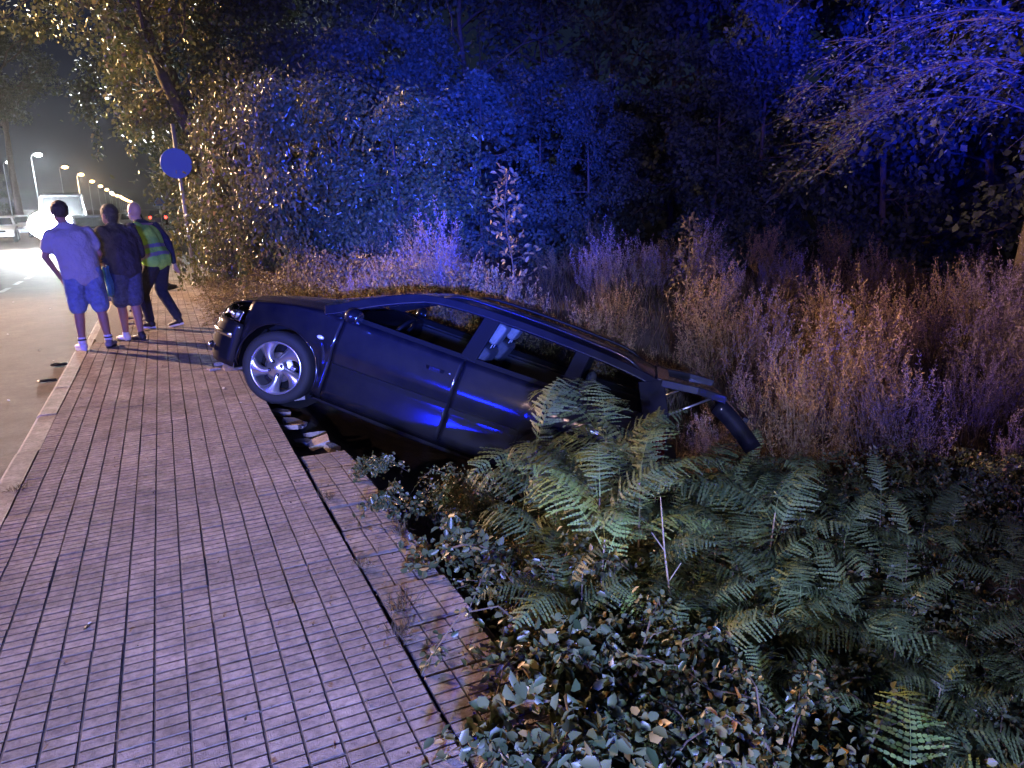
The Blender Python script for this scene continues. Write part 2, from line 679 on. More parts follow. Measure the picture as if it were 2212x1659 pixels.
sh = [(0.50, 7.75, .03, .17, .25, -.1, .3), (0.40, 8.05, .02, .15, -.2, .15, 1.0), (0.62, 7.98, .05, .18, .3, .2, 2.0), (0.30, 7.82, .012, .10, .1, .05, 2.4),
      (0.70, 7.70, .07, .15, -.35, .3, .2), (0.55, 8.22, .03, .12, .1, -.25, 1.7),
      (0.72, 5.66, -.06, .15, -.1, .22, .8), (0.80, 5.86, -.10, .14, .2, .3, .3), (0.84, 5.28, -.10, .16, -.25, .2, 2.1), (0.77, 5.42, -.13, .11, .1, .1, 1.1),
      (0.90, 5.62, -.14, .13, .35, .1, 2.7), (0.72, 6.2, -.08, .14, .2, .0, 1.9), (0.93, 5.06, -.09, .10, .3, .3, .4)]
for k, (x, y, z, s, rx, ry, rz) in enumerate(sh):
    o = obj('broken_tile', shard(k, s), None, M['tile'], (x, y, z), (rx, ry, rz))
    if k < 6:
        meta(o, 'broken chunk of pinkish paving heaped in front of the car bumper', 'paving fragment', 'broken paving in front of the bumper')
    else:
        meta(o, 'broken chunk of paving in the earth hole under the front wheel', 'paving fragment', 'broken paving in the hole by the wheel')
# small litter
M['black_plastic'] = mat('black_plastic', (0.012, 0.012, 0.014), 0.35)
M['pale_plastic'] = mat('pale_plastic', (0.6, 0.6, 0.6), 0.4)


def litter(name, loc, s, seed, m, label, rz=0, cat='debris', flat=.35):
    q = random.Random(seed)
    mb = MB()
    mb.ell((0, 0, s * flat * .5), (s, s * .45, s * flat * .5), nu=8, nv=5)
    me = mb.me(name)
    for v in me.vertices:
        v.co.x *= q.uniform(.75, 1.2)
        v.co.y *= q.uniform(.7, 1.3)
        v.co.z *= q.uniform(.7, 1.3)
    o = obj(name, me, None, m, loc, (0, 0, rz))
    return meta(o, label, cat)


litter('plastic_scrap', (-0.46, 3.03, .002), .018, 1, M['black_plastic'], 'small dark plastic scrap lying alone on the ribbed pavement', 1.0)
litter('plastic_chip', (-0.452, 3.065, .002), .010, 2, M['pale_plastic'], 'tiny white chip beside the dark plastic scrap on the pavement', 1.0)
litter('bumper_scrap', (-1.24, 9.55, -.128), .10, 3, M['black_plastic'], 'black bumper scrap on the road by the left shoe', .3)
litter('trim_scrap', (-1.27, 8.75, -.128), .11, 4, M['black_plastic'], 'thin black trim piece lying on the asphalt by the kerb', .1, flat=.2)
litter('dark_shoe', (-.02, 16.1, .004), .20, 5, M['black_plastic'], 'dark shoe lying on the pavement beyond the man in the vest', .4, 'shoe', .6)
for k, (x, y) in enumerate(((-2.1, 6.2), (-1.9, 7.6), (-1.5, 8.0), (-2.6, 9.5), (-1.6, 10.8), (-2.2, 12.5), (-1.7, 6.0), (-3.0, 13.4), (-2.0, 15.4), (-1.35, 9.95), (-1.5, 5.7), (0.33, 6.9), (.42, 6.3), (-2.8, 17))):
    o = litter('glass_chip', (x, y, -.128 if x < -1.1 else .003), .012 + .008 * (k % 3), 20 + k, M['pale_plastic'], 'small pale chip of broken lamp glass scattered on the asphalt' if x < -1.1 else 'small pale chip of broken lamp glass on the ribbed paving', k)
    o['group'] = 'broken glass chips' if x < -1.1 else 'glass chips on the paving'
# ================================================================== the crashed estate car
M['car_paint'] = mat('dark_blue_car_paint', (0.0010, 0.0016, 0.006), 0.6, metal=0.0, coat=0.8, col2=(.010, .009, .010), scale=5, spec=.12)
M['car_black'] = mat('black_car_trim', (0.005, 0.005, 0.006), 0.5, spec=.15)
M['seat'] = mat('grey_seat_cloth', (0.06, 0.058, 0.056), 0.9, var=0.25, scale=30)
M['seat_light'] = mat('pale_headrest_cloth', (0.20, 0.19, 0.16), 0.9, var=0.2, scale=30)
M['glass'] = glass_mat('car_window_glass', (0.78, 0.82, 0.80))
M['glass_clear'] = glass_mat('clear_lamp_glass', (0.85, 0.88, 0.9))
M['tyre'] = mat('tyre_rubber', (0.014, 0.014, 0.016), 0.75, bump=0.3, bscale=300)
M['alloy'] = mat('alloy_rim', (0.62, 0.62, 0.65), 0.28, metal=0.9)
M['steel'] = mat('brake_steel', (0.35, 0.33, 0.31), 0.35, metal=0.9)
M['chrome'] = mat('chrome', (0.85, 0.85, 0.86), 0.22, metal=1.0)
M['red_lens'] = mat('red_lens', (0.07, 0.004, 0.004), 0.15, coat=0.6)
M['plate'] = mat('number_plate', (0.6, 0.6, 0.6), 0.4)

WID = 1.66


M['car_paint'].node_tree.nodes['Principled BSDF'].inputs['Coat Roughness'].default_value = 0.13


def make_car():
    root = empty('estate_car')
    meta(root, 'dark blue estate car tipped nose up off the pavement edge into the ditch', 'car')
    b = Vector((0.743, -0.586, -0.322)).normalized()
    rr = Vector((0.575, 0.806, -0.14))
    rr = (rr - b * rr.dot(b)).normalized()
    uu = b.cross(rr)
    m4 = Matrix((b, rr, uu)).transposed().to_4x4()
    m4.translation = Vector((0.704, 6.194, 0.287)) - uu * 0.30
    root.matrix_world = m4
    P_ = [(-.385, .035), (-.1, .012), (.3, 0), (1.5, 0), (2.6, .01), (2.9, .04), (3.1, .08), (3.22, .14)]
    V_ = [(.16, .09), (.20, .030), (.245, .0), (.30, .0037), (.36, .0078), (.42, .0119), (.48, .016), (.52, .026), (.60, .004), (.72, .006), (.82, .03), (.93, .06)]
    SH = [(-.72, .60), (-.55, .70), (-.2, .80), (.1, .86), (.45, .895), (1.0, .905), (2.0, .925), (2.8, .955), (3.15, .975)]

    def inset(x, z):
        zz = z / cinterp(x, SH) * 0.93 if z > .6 else z
        return cinterp(x, P_) + cinterp(zz, V_)

    def low(x):
        z = 0.19
        for xc in (0, 2.44):
            d = abs(x - xc)
            if d < .372:
                z = max(z, 0.30 + math.sqrt(.372 ** 2 - d * d))
        return z

    def Y(ins, side): return ins if side == 0 else WID - ins

    def panel(name, x0, x1, side, z0f=None, n=None):
        n = n or max(4, int((x1 - x0) / .03))
        us = [x0 + (x1 - x0) * i / n for i in range(n + 1)]
        mb = MB()

        def fn(x, t):
            zl = low(x) if z0f is None else z0f(x)
            z = lerp(zl, cinterp(x, SH), t)
            return (x, Y(inset(x, z), side), z)
        mb.grid(fn, us, [i / 14 for i in range(15)])
        if side == 1: mb.f = [q[::-1] for q in mb.f]
        o = mb.obj(name, M['car_paint'], root, smooth=True)
        s = o.modifiers.new('thick', 'SOLIDIFY')
        s.thickness = 0.012
        s.offset = 1 if side == 0 else 1
        return o

    for side in (0, 1):
        panel('front_fender', -.385, .446, side)
        d1 = panel('front_door', .452, 1.50, side)
        d2 = panel('rear_door', 1.506, 2.25, side)
        panel('rear_fender', 2.256, 3.20, side)
        # door handles, rubbing strips, locks
        for (dd, xa, xb) in ((d1, 1.22, 1.38),):
            mb = MB()
            z = .765
            y = inset(xa, z)
            mb.beam([(xa, Y(y - .002, side), z), (xa + .04, Y(y - .03, side), z + .004), (xb - .03, Y(y - .03, side), z + .006), (xb, Y(y - .002, side), z + .006)], .028, (0, -1, 0), .012)
            mb.obj('door_handle', M['car_paint'], dd, smooth=False)
            mb = MB()
            mb.lathe([(0.0, -.006), (.012, -.005), (.013, 0), (.013, .004)], 12, 'y', (xb + .045, Y(inset(xb, z) - (.012 if side == 0 else -.012), side), z + .01))
            mb.obj('door_lock', M['chrome'], dd, smooth=True)
        for (dd, xa, xb) in ((d1, .47, 1.485), (d2, 1.52, 2.10)):
            mb = MB()
            mb.beam([(xa + (xb - xa) * k / 6, Y(inset(xa, .50) - .022, side), .495 + .004 * k) for k in range(7)], .045, (0, -1, 0), .016)
            mb.obj('rubbing_strip', M['car_black'], dd)
        mb = MB()
        mb.ell((.31, Y(inset(.31, .69) - .012, side), .685), (.032, .014, .016), nu=14)
        mb.obj('side_indicator', M['glass_clear'] if side else mat('indicator_lens', (.75, .72, .7), .2, coat=.5), root, smooth=True)
        if side == 0:
            mb = MB()
            mb.ell((.33, inset(.33, .5) - .004, .555), (.025, .006, .010), nu=12)
            mb.obj('fender_badge', M['chrome'], root, smooth=True)
        # wheel arch lips and liners
        for xc in (0, 2.44):
            mb = MB()
            pts = []
            for k in range(25):
                a = RAD(-16 + 212 * k / 24)
                x = xc + .372 * math.cos(a)
                z = .30 + .372 * math.sin(a)
                pts.append((x, Y(inset(x, z) - .004, side), z))
            mb.tube(pts, .011, 6)
            mb.obj('wheel_arch_lip', M['car_paint'], root, smooth=True)
            mb = MB()
            mb.grid(lambda a, t: (xc + .385 * math.cos(a), Y(.03 + .30 * t, side), .30 + .385 * math.sin(a)), [RAD(-20 + 220 * k / 20) for k in range(21)], [0, 1])
            mb.lathe([(.385, 0), (0.02, 0)], 20, 'y', (xc, Y(.33, side), .30))
            mb.obj('wheel_arch_liner', M['car_black'], root)
        # sill
        mb = MB()
        mb.beam([(.37, Y(.075, side), .20), (1.2, Y(.07, side), .185), (2.07, Y(.075, side), .20)], .09, (0, -1, 0), .06)
        mb.obj('sill', M['car_paint'], root, bevel=.012)

    # ---- nose: one curved surface from side to side, in bands
    def nose(u, z):
        a = u * math.pi / 2
        c, s = abs(math.cos(a)), math.sin(a)
        rec = cinterp(z, [(.17, .05), (.28, .0), (.45, .0), (.55, .03), (.62, .075), (.70, .15), (.78, .24)])
        x = -.385 - (.395 - rec * 1.0) * max(c, 0) ** .60
        y = .83 + .795 * math.copysign(abs(s) ** .62, s)
        return (x, y, z)
    us = [-1 + 2 * i / 48 for i in range(49)]

    def band(name, z0, z1, ua, ub, m, off=0, parent=root, n=8, zlift=None):
        uu_ = [ua + (ub - ua) * i / 36 for i in range(37)]
        mb = MB()

        def fn(u, t):
            zt = z1 if zlift is None else zlift(u)
            z = lerp(z0, zt, t)
            p = nose(u, z)
            return (p[0] + off, p[1], p[2])
        mb.grid(fn, uu_, [i / n for i in range(n + 1)])
        mb.f = [q[::-1] for q in mb.f]
        o = mb.obj(name, m, parent, smooth=True)
        s = o.modifiers.new('thick', 'SOLIDIFY')
        s.thickness = .012
        return o
    zl = lambda u: .66 - .0 * abs(u) + .05 * abs(u)
    band('front_bumper', .17, .545, -1, 1, M['car_paint'])
    band('bumper_strip', .40, .445, -.97, .97, M['chrome'], -.014, n=2)
    band('lower_grille', .22, .30, -.35, .35, M['car_black'], -.008, n=2)
    gr = band('grille', .555, .635, -.30, .30, M['car_black'], .01, n=4)
    mb = MB()
    for k in range(3):
        z = .575 + .02 * k
        mb.tube([nose(-.28 + .56 * i / 10, z) for i in range(11)], .004, 5)
    mb.obj('grille_bar', M['chrome'], gr)
    for sgn in (-1, 1):
        ua, ub = (.36, .93)
        if sgn < 0: ua, ub = -.93, -.36
        hl = band('headlight', .55, .66, ua, ub, M['glass_clear'], -.002, zlift=lambda u: .645 + .05 * abs(u))
        bk = band('reflector', .556, .65, ua, ub, M['chrome'], .05, parent=hl)
        for uu2 in (.48, .66, .82):
            p = nose(sgn * uu2, .60)
            mb = MB()
            mb.ell((p[0] + .045, p[1], .605), (.03, .045, .038), nu=12)
            mb.obj('lamp_bowl', M['chrome'], hl, smooth=True)
        p = nose(sgn * .62, .27)
        mb = MB()
        mb.ell((p[0] - .004, p[1], .27), (.02, .05, .035), nu=14)
        mb.obj('fog_lamp', M['chrome'], root, smooth=True)
    band('nose_panel', .64, .665, -.33, .33, M['car_paint'], 0, n=2)

    # ---- bonnet
    def hood(x, t):
        zs = cinterp(x, SH)
        ii = inset(max(x, -.385), zs) + (0 if x > -.385 else .0)
        lx = x
        y0, y1 = ii, WID - ii
        y = lerp(y0, y1, t)
        c = 1 - (2 * t - 1) ** 2
        # rounded front edge
        if x < -.30:
            k = (-.30 - x) / .36
            lx = -.30 - .36 * k * (.42 + .58 * min(1, c * 1.5) ** .6)
            y = lerp(y0 + .05 * k, y1 - .05 * k, t)
            zs = cinterp(lx, SH)
        bulge = .055 * c ** .8 + .010 * math.exp(-((t - .2) / .07) ** 2) + .010 * math.exp(-((t - .8) / .07) ** 2)
        return (lx, y, zs + bulge * (1 if x > -.5 else .7))
    mb = MB()
    mb.grid(hood, [-.66 + .96 * i / 26 for i in range(27)], [i / 28 for i in range(29)])
    o = mb.obj('bonnet', M['car_paint'], root, smooth=True)
    s = o.modifiers.new('thick', 'SOLIDIFY'); s.thickness = .01

    # ---- greenhouse
    R_ = [(.28, .895), (.62, 1.09), (.98, 1.245), (1.3, 1.292), (1.9, 1.305), (2.5, 1.29), (2.85, 1.262), (3.0, 1.235)]

    def Iy(z): return .062 + (z - .92) * .47
    def up(x, side, z, out=0): return (x, Y(Iy(z) - out, side), z)
    nrm = [(0, -1, .47), (0, 1, .47)]
    # roof skin
    def roof(x, t):
        z = cinterp(x, R_)
        ii = Iy(z)
        c = 1 - (2 * t - 1) ** 2
        return (x, lerp(ii, WID - ii, t), z + .012 + .05 * c ** .75)
    mb = MB()
    mb.grid(roof, [.98 + 2.02 * i / 30 for i in range(31)], [i / 20 for i in range(21)])
    o = mb.obj('roof', M['car_paint'], root, smooth=True)
    s = o.modifiers.new('thick', 'SOLIDIFY'); s.thickness = .02
    # windscreen
    mb = MB()

    def ws(k, t):
        x = lerp(.24, 1.0, k)
        ze = lerp(.925, 1.262, k)
        ii = Iy(ze)
        c = 1 - (2 * t - 1) ** 2
        return (x - .10 * c * (1 - k * .6), lerp(ii, WID - ii, t), ze + .045 * c)
    mb.grid(ws, [i / 10 for i in range(11)], [i / 14 for i in range(15)])
    mb.obj('windscreen', M['glass'], root, smooth=True)
    for side in (0, 1):
        mb = MB()
        pts = [up(x, side, cinterp(x, R_), .003) for x in [.26 + (3.0 - .26) * k / 30 for k in range(31)]]
        mb.beam(pts, [.085 if i < 8 else .07 for i in range(31)], nrm[side], .035)
        mb.obj('roof_edge', M['car_paint'], root, bevel=.008)
        for (nm, a, c, wd, mm, prj) in (('pillar', (1.515, .92), (1.575, 1.28), .13, 'car_black', .0), ('pillar', (2.33, .93), (2.36, 1.27), .12, 'car_black', .0), ('rear_pillar', (3.10, .93), (2.93, 1.245), .20, 'car_paint', .006)):
            mb = MB()
            mb.beam([up(lerp(a[0], c[0], t), side, lerp(a[1], c[1], t), prj - .004) for t in (0, .5, 1)], wd, nrm[side], .04)
            mb.obj(nm, M[mm], root, bevel=.006)
        mb = MB()
        mb.beam([(x, Y(inset(x, cinterp(x, SH)) + .012, side), cinterp(x, SH) + .008) for x in [.3 + 2.8 * k / 20 for k in range(21)]], .05, nrm[side], .03)
        mb.obj('belt_strip', M['car_black'], root)
        # glass
        for nm, poly in (('side_window', [(.50, .93), (1.45, .93), (1.505, 1.27), (1.05, 1.25), (.98, 1.235), (.66, 1.08)]),
                         ('side_window', [(1.58, .935), (2.27, .94), (2.30, 1.27), (1.64, 1.28)]),
                         ('quarter_window', [(2.39, .95), (3.00, .97), (2.93, 1.10), (2.83, 1.215), (2.42, 1.25)])):
            mb = MB()
            vs = [up(x, side, z, -.012) for x, z in poly]
            mb.add(vs, [tuple(range(len(vs)))])
            mb.obj(nm, M['glass'], root)
        # wide black frame round the quarter window
        # roof rails
        mb = MB()
        pts = []
        for k in range(17):
            x = 1.12 + 1.72 * k / 16
            e = min(k, 16 - k)
            z = cinterp(x, R_) + .03 + (.045 if e >= 2 else (.0 if e == 0 else .034))
            pts.append((x, Y(Iy(cinterp(x, R_)) + .055, side), z))
        mb.tube(pts, .014, 8)
        mb.obj('roof_rail', M['car_black'] if side else M['car_paint'], root, smooth=True)
        # mirror
        mb = MB()
        mb.ell((.56, Y(-.09, side), .955), (.065, .10, .062), nu=16, nv=10)
        mb.beam([(.56, Y(.05, side), .925), (.56, Y(-.04, side), .94)], .06, (0, 0, 1), .03)
        mr = mb.obj('door_mirror', M['car_paint'], root, smooth=True)
        mb = MB()
        mb.ell((.615, Y(-.09, side), .955), (.012, .082, .05), nu=14)
        mb.obj('mirror_glass', M['chrome'], mr, smooth=True)
    # ---- rear end
    mb = MB()

    def tail(u, t):
        y = .83 + .72 * math.copysign(abs(u) ** .9, u)
        z = lerp(.22, .55, t)
        x = 3.24 + .05 * math.sin(t * math.pi) - .12 * abs(u) ** 4
        return (x, y, z)
    mb.grid(tail, [-1 + i / 10 for i in range(21)], [i / 8 for i in range(9)])
    o = mb.obj('rear_bumper', M['car_paint'], root, smooth=True)
    s = o.modifiers.new('thick', 'SOLIDIFY'); s.thickness = .02
    for side in (0, 1):
        mb = MB()
        mb.beam([(3.20, Y(.12, side), .58), (3.17, Y(.11, side), .75), (3.12, Y(.12, side), .93), (3.04, Y(.16, side), 1.05)], [.10, .12, .10, .05], (1, -.5 if side == 0 else .5, 0), .07)
        mb.obj('tail_light', M['red_lens'], root, bevel=.012)
    # tailgate, swung open
    tg = empty('tailgate')
    tg.parent = root
    a = RAD(6)
    ca, sa = math.cos(a), math.sin(a)
    h0 = Vector((3.02, 0, 1.262))

    def G(l, y, off=0): return (h0.x + l * ca - off * sa, y, h0.z + l * sa + off * ca)
    Lg = .93
    for side in (0, 1):
        mb = MB()
        mb.beam([G(0, Y(.26, side)), G(.28, Y(.22, side), .012), G(.5, Y(.19, side), .0)], [.14, .11, .15], (0, 0, 1), .06)
        mb.obj('gate_frame', M['car_paint'], tg, bevel=.006)
        mb = MB()
        mb.tube([(3.10, Y(.21, side), 1.0), G(.40, Y(.235, side), -.02)], .009, 8)
        mb.obj('gas_strut', M['steel'], root, smooth=True)
    mb = MB()
    mb.beam([G(.0, .22, .01), G(-.0, .83, .045), G(.0, WID - .22, .01)], .10, (0, 0, 1), .04)
    mb.obj('gate_frame', M['car_paint'], tg, bevel=.006)
    mb = MB()

    def gp_(k, t):
        l = lerp(.47, .84, k)
        yy = lerp(.17 + .03 * k, WID - .17 - .03 * k, t)
        return G(l, yy, -.01 - .27 * k ** 1.25 + .02 * (1 - (2 * t - 1) ** 2))
    mb.grid(gp_, [i / 8 for i in range(9)], [i / 12 for i in range(13)])
    o = mb.obj('gate_panel', M['car_paint'], tg, smooth=True)
    s = o.modifiers.new('thick', 'SOLIDIFY'); s.thickness = .13
    mb = MB()
    mb.box(G(.74, .83, -.17), (.05, .5, .05))
    mb.obj('gate_handle', M['car_black'], tg, bevel=.005)
    mb = MB()
    mb.add([G(.05, .27), G(.47, .23), G(.47, WID - .23), G(.05, WID - .27)], [(0, 1, 2, 3)])
    mb.obj('gate_glass', M['glass_clear'], tg)

    # ---- underside and cabin
    mb = MB()
    mb.box((1.35, .83, .20), (3.4, 1.22, .05))
    mb.box((.05, .83, .45), (.55, .9, .4))
    mb.box((-.42, .83, .40), (.25, 1.1, .25))
    mb.obj('floor_pan', M['car_black'], root)
    mb = MB()
    mb.beam([(.50, .12, .84), (.50, WID - .12, .84)], .34, (0, 0, 1), .16)
    db = mb.obj('dashboard', M['car_black'], root, bevel=.03)
    mb = MB()
    rotm = Matrix.Rotation(RAD(-62), 3, 'Y')
    for (r0, r1) in ((.175, .018),):
        pts = []
        for k in range(25):
            q = 2 * math.pi * k / 24
            pts.append(rotm @ Vector((r0 * math.cos(q), r0 * math.sin(q), 0)) + Vector((.80, .44, .87)))
        mb.tube(pts, r1, 7, cap=False)
    mb.beam([(.80, .28, .87), (.78, .44, .85), (.80, .60, .87)], .05, (1, 0, 1), .03)
    mb.obj('steering_wheel', M['car_black'], db, smooth=True)
    for yy in (.42, 1.24):
        seat_parts(root, 1.18, yy, .50, 'front_seat')
    mb = MB()
    mb.box((2.02, .83, .42), (.5, 1.25, .18))
    mb.beam([(2.22, .83, .45), (2.42, .83, .90)], 1.24, (1, 0, -.4), .12)
    rs = mb.obj('rear_bench', M['seat'], root, bevel=.03)
    for yy in (.42, 1.24):
        mb = MB()
        mb.ell((2.45, yy, .98), (.05, .12, .075), nu=12)
        mb.obj('headrest', M['seat'], rs, smooth=True)
    mb = MB()
    mb.box((2.95, .83, .62), (.9, 1.2, .02))
    mb.obj('boot_floor', M['car_black'], root)
    # inner door trims, dark
    for side in (0, 1):
        mb = MB()
        mb.beam([(.5, Y(.10, side), .56), (2.3, Y(.10, side), .58)], .60, (0, 1, 0), .03)
        mb.obj('door_trim', M['car_black'], root)
    # ---- wheels
    proto = None
    for (xc, side, steer) in ((0, 0, RAD(3)), (0, 1, RAD(3)), (2.44, 0, 0), (2.44, 1, 0)):
        if proto is None:
            w = make_wheel()
            proto = w
        else:
            w = copy_tree(proto)
        w.parent = root
        w.location = (xc, Y(.03, side), .30)
        w.rotation_euler = (0, RAD(14) if xc == 0 else RAD(50), steer + (math.pi if side == 1 else 0))
    return root


def seat_parts(root, x, y, z, name):
    mb = MB()
    mb.box((x, y, z - .10), (.50, .50, .16))
    mb.beam([(x + .20, y, z - .05), (x + .30, y, z + .25), (x + .42, y, z + .54)], [.50, .50, .42], (1, 0, -.35), .12)
    s = mb.obj(name, M['seat'], root, bevel=.035)
    mb = MB()
    mb.box((x + .455, y, z + .67), (.085, .27, .19), rot=Matrix.Rotation(RAD(18), 3, 'Y'))
    h = mb.obj('headrest', M['seat_light'], s, bevel=.03)
    mb = MB()
    for dy in (-.06, .06):
        mb.tube([(x + .42, y + dy, z + .50), (x + .45, y + dy, z + .62)], .006, 6)
    mb.obj('headrest_post', M['steel'], s)


def make_wheel():
    """wheel whose outer face looks along -y"""
    w = empty('wheel')
    mb = MB()
    R, r = .306, .222
    prof = [(r - .004, -.006), (r + .012, -.020), (R - .035, -.022), (R - .012, -.010), (R, .012), (R, .165), (R - .012, .188), (R - .035, .198), (r + .01, .196), (r - .004, .185)]
    mb.lathe(prof, 56)
    mb.obj('tyre', M['tyre'], w, smooth=True)
    mb = MB()
    mb.lathe([(r + .002, -.014), (r - .004, -.018), (r - .012, -.012), (r - .018, .012), (r - .03, .10), (r - .02, .185)], 56)
    rim = mb.obj('rim', M['alloy'], w, smooth=True)
    # five swirling spokes
    for k in range(5):
        a0 = 2 * math.pi * k / 5 + .30
        vs, fs = [], []
        N = 12
        for i in range(N + 1):
            t = i / N
            rad = lerp(.045, r - .010, t)
            ang = a0 - .62 * t ** 1.5
            wd = lerp(.034, .036, t) + .034 * t ** 3
            d = -.012 - .016 * math.sin(t * math.pi * .8) * (1 - .3 * t)
            c, s_ = math.cos(ang), math.sin(ang)
            ex, ez = -s_, c
            trail = wd * (1.0 + 1.6 * t ** 2.2)
            for (o_, yo) in ((-wd * .9, .012), (-wd * .45, d), (trail * .35, d + .003), (trail * .9, .004 + .01 * t), (trail * .7, .05), (-wd * .6, .05)):
                vs.append((rad * c + ex * o_, yo, rad * s_ + ez * o_))
        for i in range(N):
            for j in range(6):
                fs.append((i * 6 + j, i * 6 + (j + 1) % 6, (i + 1) * 6 + (j + 1) % 6, (i + 1) * 6 + j))
        mb = MB()
        mb.add(vs, fs)
        mb.obj('spoke', M['alloy'], w, smooth=True)
    mb = MB()
    mb.lathe([(0.0, -.018), (.026, -.018), (.030, -.014), (.072, -.014), (.082, -.002), (.084, .04)], 32)
    hub = mb.obj('hub', M['alloy'], w, smooth=True)
    for k in range(4):
        a = math.pi / 4 + k * math.pi / 2 + .05
        mb = MB()
        c = (.056 * math.cos(a), 0, .056 * math.sin(a))
        mb.lathe([(0.0, -.0155), (.0135, -.0155), (.0155, -.0150)], 12, 'y', c)
        mb.obj('bolt_hole', M['car_black'], w)
        mb = MB()
        mb.lathe([(0.0, -.024), (.007, -.024), (.009, -.018), (.009, -.012)], 6, 'y', c)
        mb.obj('wheel_bolt', M['chrome'], w)
    mb = MB()
    mb.lathe([(0.0, .055), (.125, .055), (.128, .060), (.128, .075)], 40)
    mb.obj('brake_disc', M['steel'], w, smooth=True)
    mb = MB()
    mb.lathe([(.0, .13), (.19, .13)], 40)
    mb.obj('wheel_back', M['car_black'], w)
    mb = MB()
    for (cx_, cz_) in ((.115, .03),):
        mb.box((cx_, .05, cz_), (.05, .06, .11))
    mb.obj('brake_caliper', M['alloy'], w, bevel=.01)
    return w


make_car()
# ================================================================== people
M['skin'] = mat('skin', (0.36, 0.20, 0.13), 0.55, var=0.08, scale=8)
M['skin_pale'] = mat('pale_scalp_skin', (0.50, 0.36, 0.29), 0.5, var=0.06, scale=10)
M['hair'] = mat('dark_hair', (0.018, 0.013, 0.010), 0.6, bump=1.0, bscale=90)
M['hair_grey'] = mat('grey_cropped_hair', (0.32, 0.30, 0.28), 0.7, bump=1.0, bscale=120)
M['shirt'] = mat('pale_grey_cotton', (0.40, 0.41, 0.40), 0.9, var=0.08, scale=7, bump=.8, bscale=9, bdist=.05)
M['denim'] = mat('light_denim', (0.17, 0.24, 0.36), 0.9, var=0.3, scale=12, bump=.8, bscale=14, bdist=.05)
M['dark_cloth'] = mat('dark_knit', (0.050, 0.050, 0.050), 0.95, var=0.25, scale=9, bump=.8, bscale=12, bdist=.05)
M['skirt'] = mat('dark_check_cloth', (0.07, 0.085, 0.12), 0.9, var=0.35, scale=28, bump=.6, bscale=14, bdist=.05)
M['navy'] = mat('navy_cloth', (0.018, 0.026, 0.070), 0.9, var=0.2, scale=10, bump=.8, bscale=12, bdist=.05)
M['trousers'] = mat('dark_trousers', (0.022, 0.028, 0.045), 0.9, var=0.2, scale=10, bump=.8, bscale=12, bdist=.05)
M['hivis'] = mat('hi_vis_green', (0.42, 0.92, 0.14), 0.7, var=0.06, scale=6, bump=.5, bscale=12, bdist=.05)
M['reflect'] = mat('reflective_tape', (0.42, 0.42, 0.46), 0.35, metal=.3)
M['white_shoe'] = mat('white_shoe', (0.72, 0.72, 0.74), 0.6, var=.06, scale=20)
M['black_shoe'] = mat('black_shoe', (0.02, 0.02, 0.024), 0.6)
M['bag'] = mat('blue_patterned_towel', (0.08, 0.26, 0.36), 0.9, col2=(.16, .40, .5), scale=60)
DG = None


def bake(mb, voxel, smooth=6, name='body'):
    me = mb.me(name)
    o = bpy.data.objects.new('tmp', me)
    COL.objects.link(o)
    r = o.modifiers.new('r', 'REMESH')
    r.mode = 'VOXEL'
    r.voxel_size = voxel
    s = o.modifiers.new('s', 'SMOOTH')
    s.iterations = smooth
    s.factor = .5
    dg = bpy.context.evaluated_depsgraph_get()
    dg.update()
    m2 = bpy.data.meshes.new_from_object(o.evaluated_get(dg))
    m2.name = name
    m2.polygons.foreach_set('use_smooth', [True] * len(m2.polygons))
    bpy.data.objects.remove(o)
    return m2


def seg(mb, a, b, ra, rb, n=14):
    a, b = Vector(a), Vector(b)
    mb.ell(a, (ra, ra, ra), nu=n, nv=8)
    mb.ell(b, (rb, rb, rb), nu=n, nv=8)
    mb.tube([a, lerp(a, b, .5), b], [ra, (ra + rb) / 2, rb], n)


def hand(mb, wrist, elbow, side, curl=.5):
    w = Vector(wrist)
    d = (w - Vector(elbow)).normalized()
    s = Vector((0, 1, 0)) if abs(d.y) < .8 else Vector((1, 0, 0))
    s = (s - d * s.dot(d)).normalized()
    nn = d.cross(s)
    palm = w + d * .055
    seg(mb, w, palm, .026, .030, 10)
    for k, off in enumerate((-.030, -.010, .010, .029)):
        ln = (.062, .075, .072, .055)[k]
        p0 = palm + s * off + d * .012
        p1 = p0 + d * ln * .55 + nn * .012 * curl * side
        p2 = p1 + d * ln * .45 + nn * .035 * curl * side
        seg(mb, p0, p1, .0115, .0105, 7)
        seg(mb, p1, p2, .0105, .009, 7)
    t0 = w + d * .02 + s * .026
    seg(mb, t0, t0 + d * .035 + s * .022, .013, .011, 7)
    seg(mb, t0 + d * .035 + s * .022, t0 + d * .062 + s * .024, .011, .009, 7)


def head(mb, c, fwd, r=1.0):
    """skull, jaw, face features and ears, joined to the body by the remesh"""
    c = Vector(c)
    f = Vector((fwd[0], fwd[1], 0)).normalized()
    rt = Vector((f.y, -f.x, 0))
    rot = Matrix((rt, f, Vector((0, 0, 1)))).transposed()
    mb.ell(c + Vector((0, 0, .02)) - f * .01, (.078 * r, .098 * r, .105 * r), rot)
    mb.ell(c - Vector((0, 0, .055)) + f * .025, (.056 * r, .066 * r, .065 * r), rot)
    mb.ell(c - Vector((0, 0, .015)) + f * .092, (.014, .020, .024), rot)          # nose
    mb.ell(c - Vector((0, 0, .058)) + f * .086, (.026, .010, .008), rot)          # lips
    for s in (-1, 1):
        mb.ell(c + rt * s * .032 + f * .078 + Vector((0, 0, .012)), (.017, .012, .009), rot)
        mb.ell(c + rt * s * .082 - Vector((0, 0, .008)) - f * .004, (.011, .020, .032), rot)
    return f, rt, rot


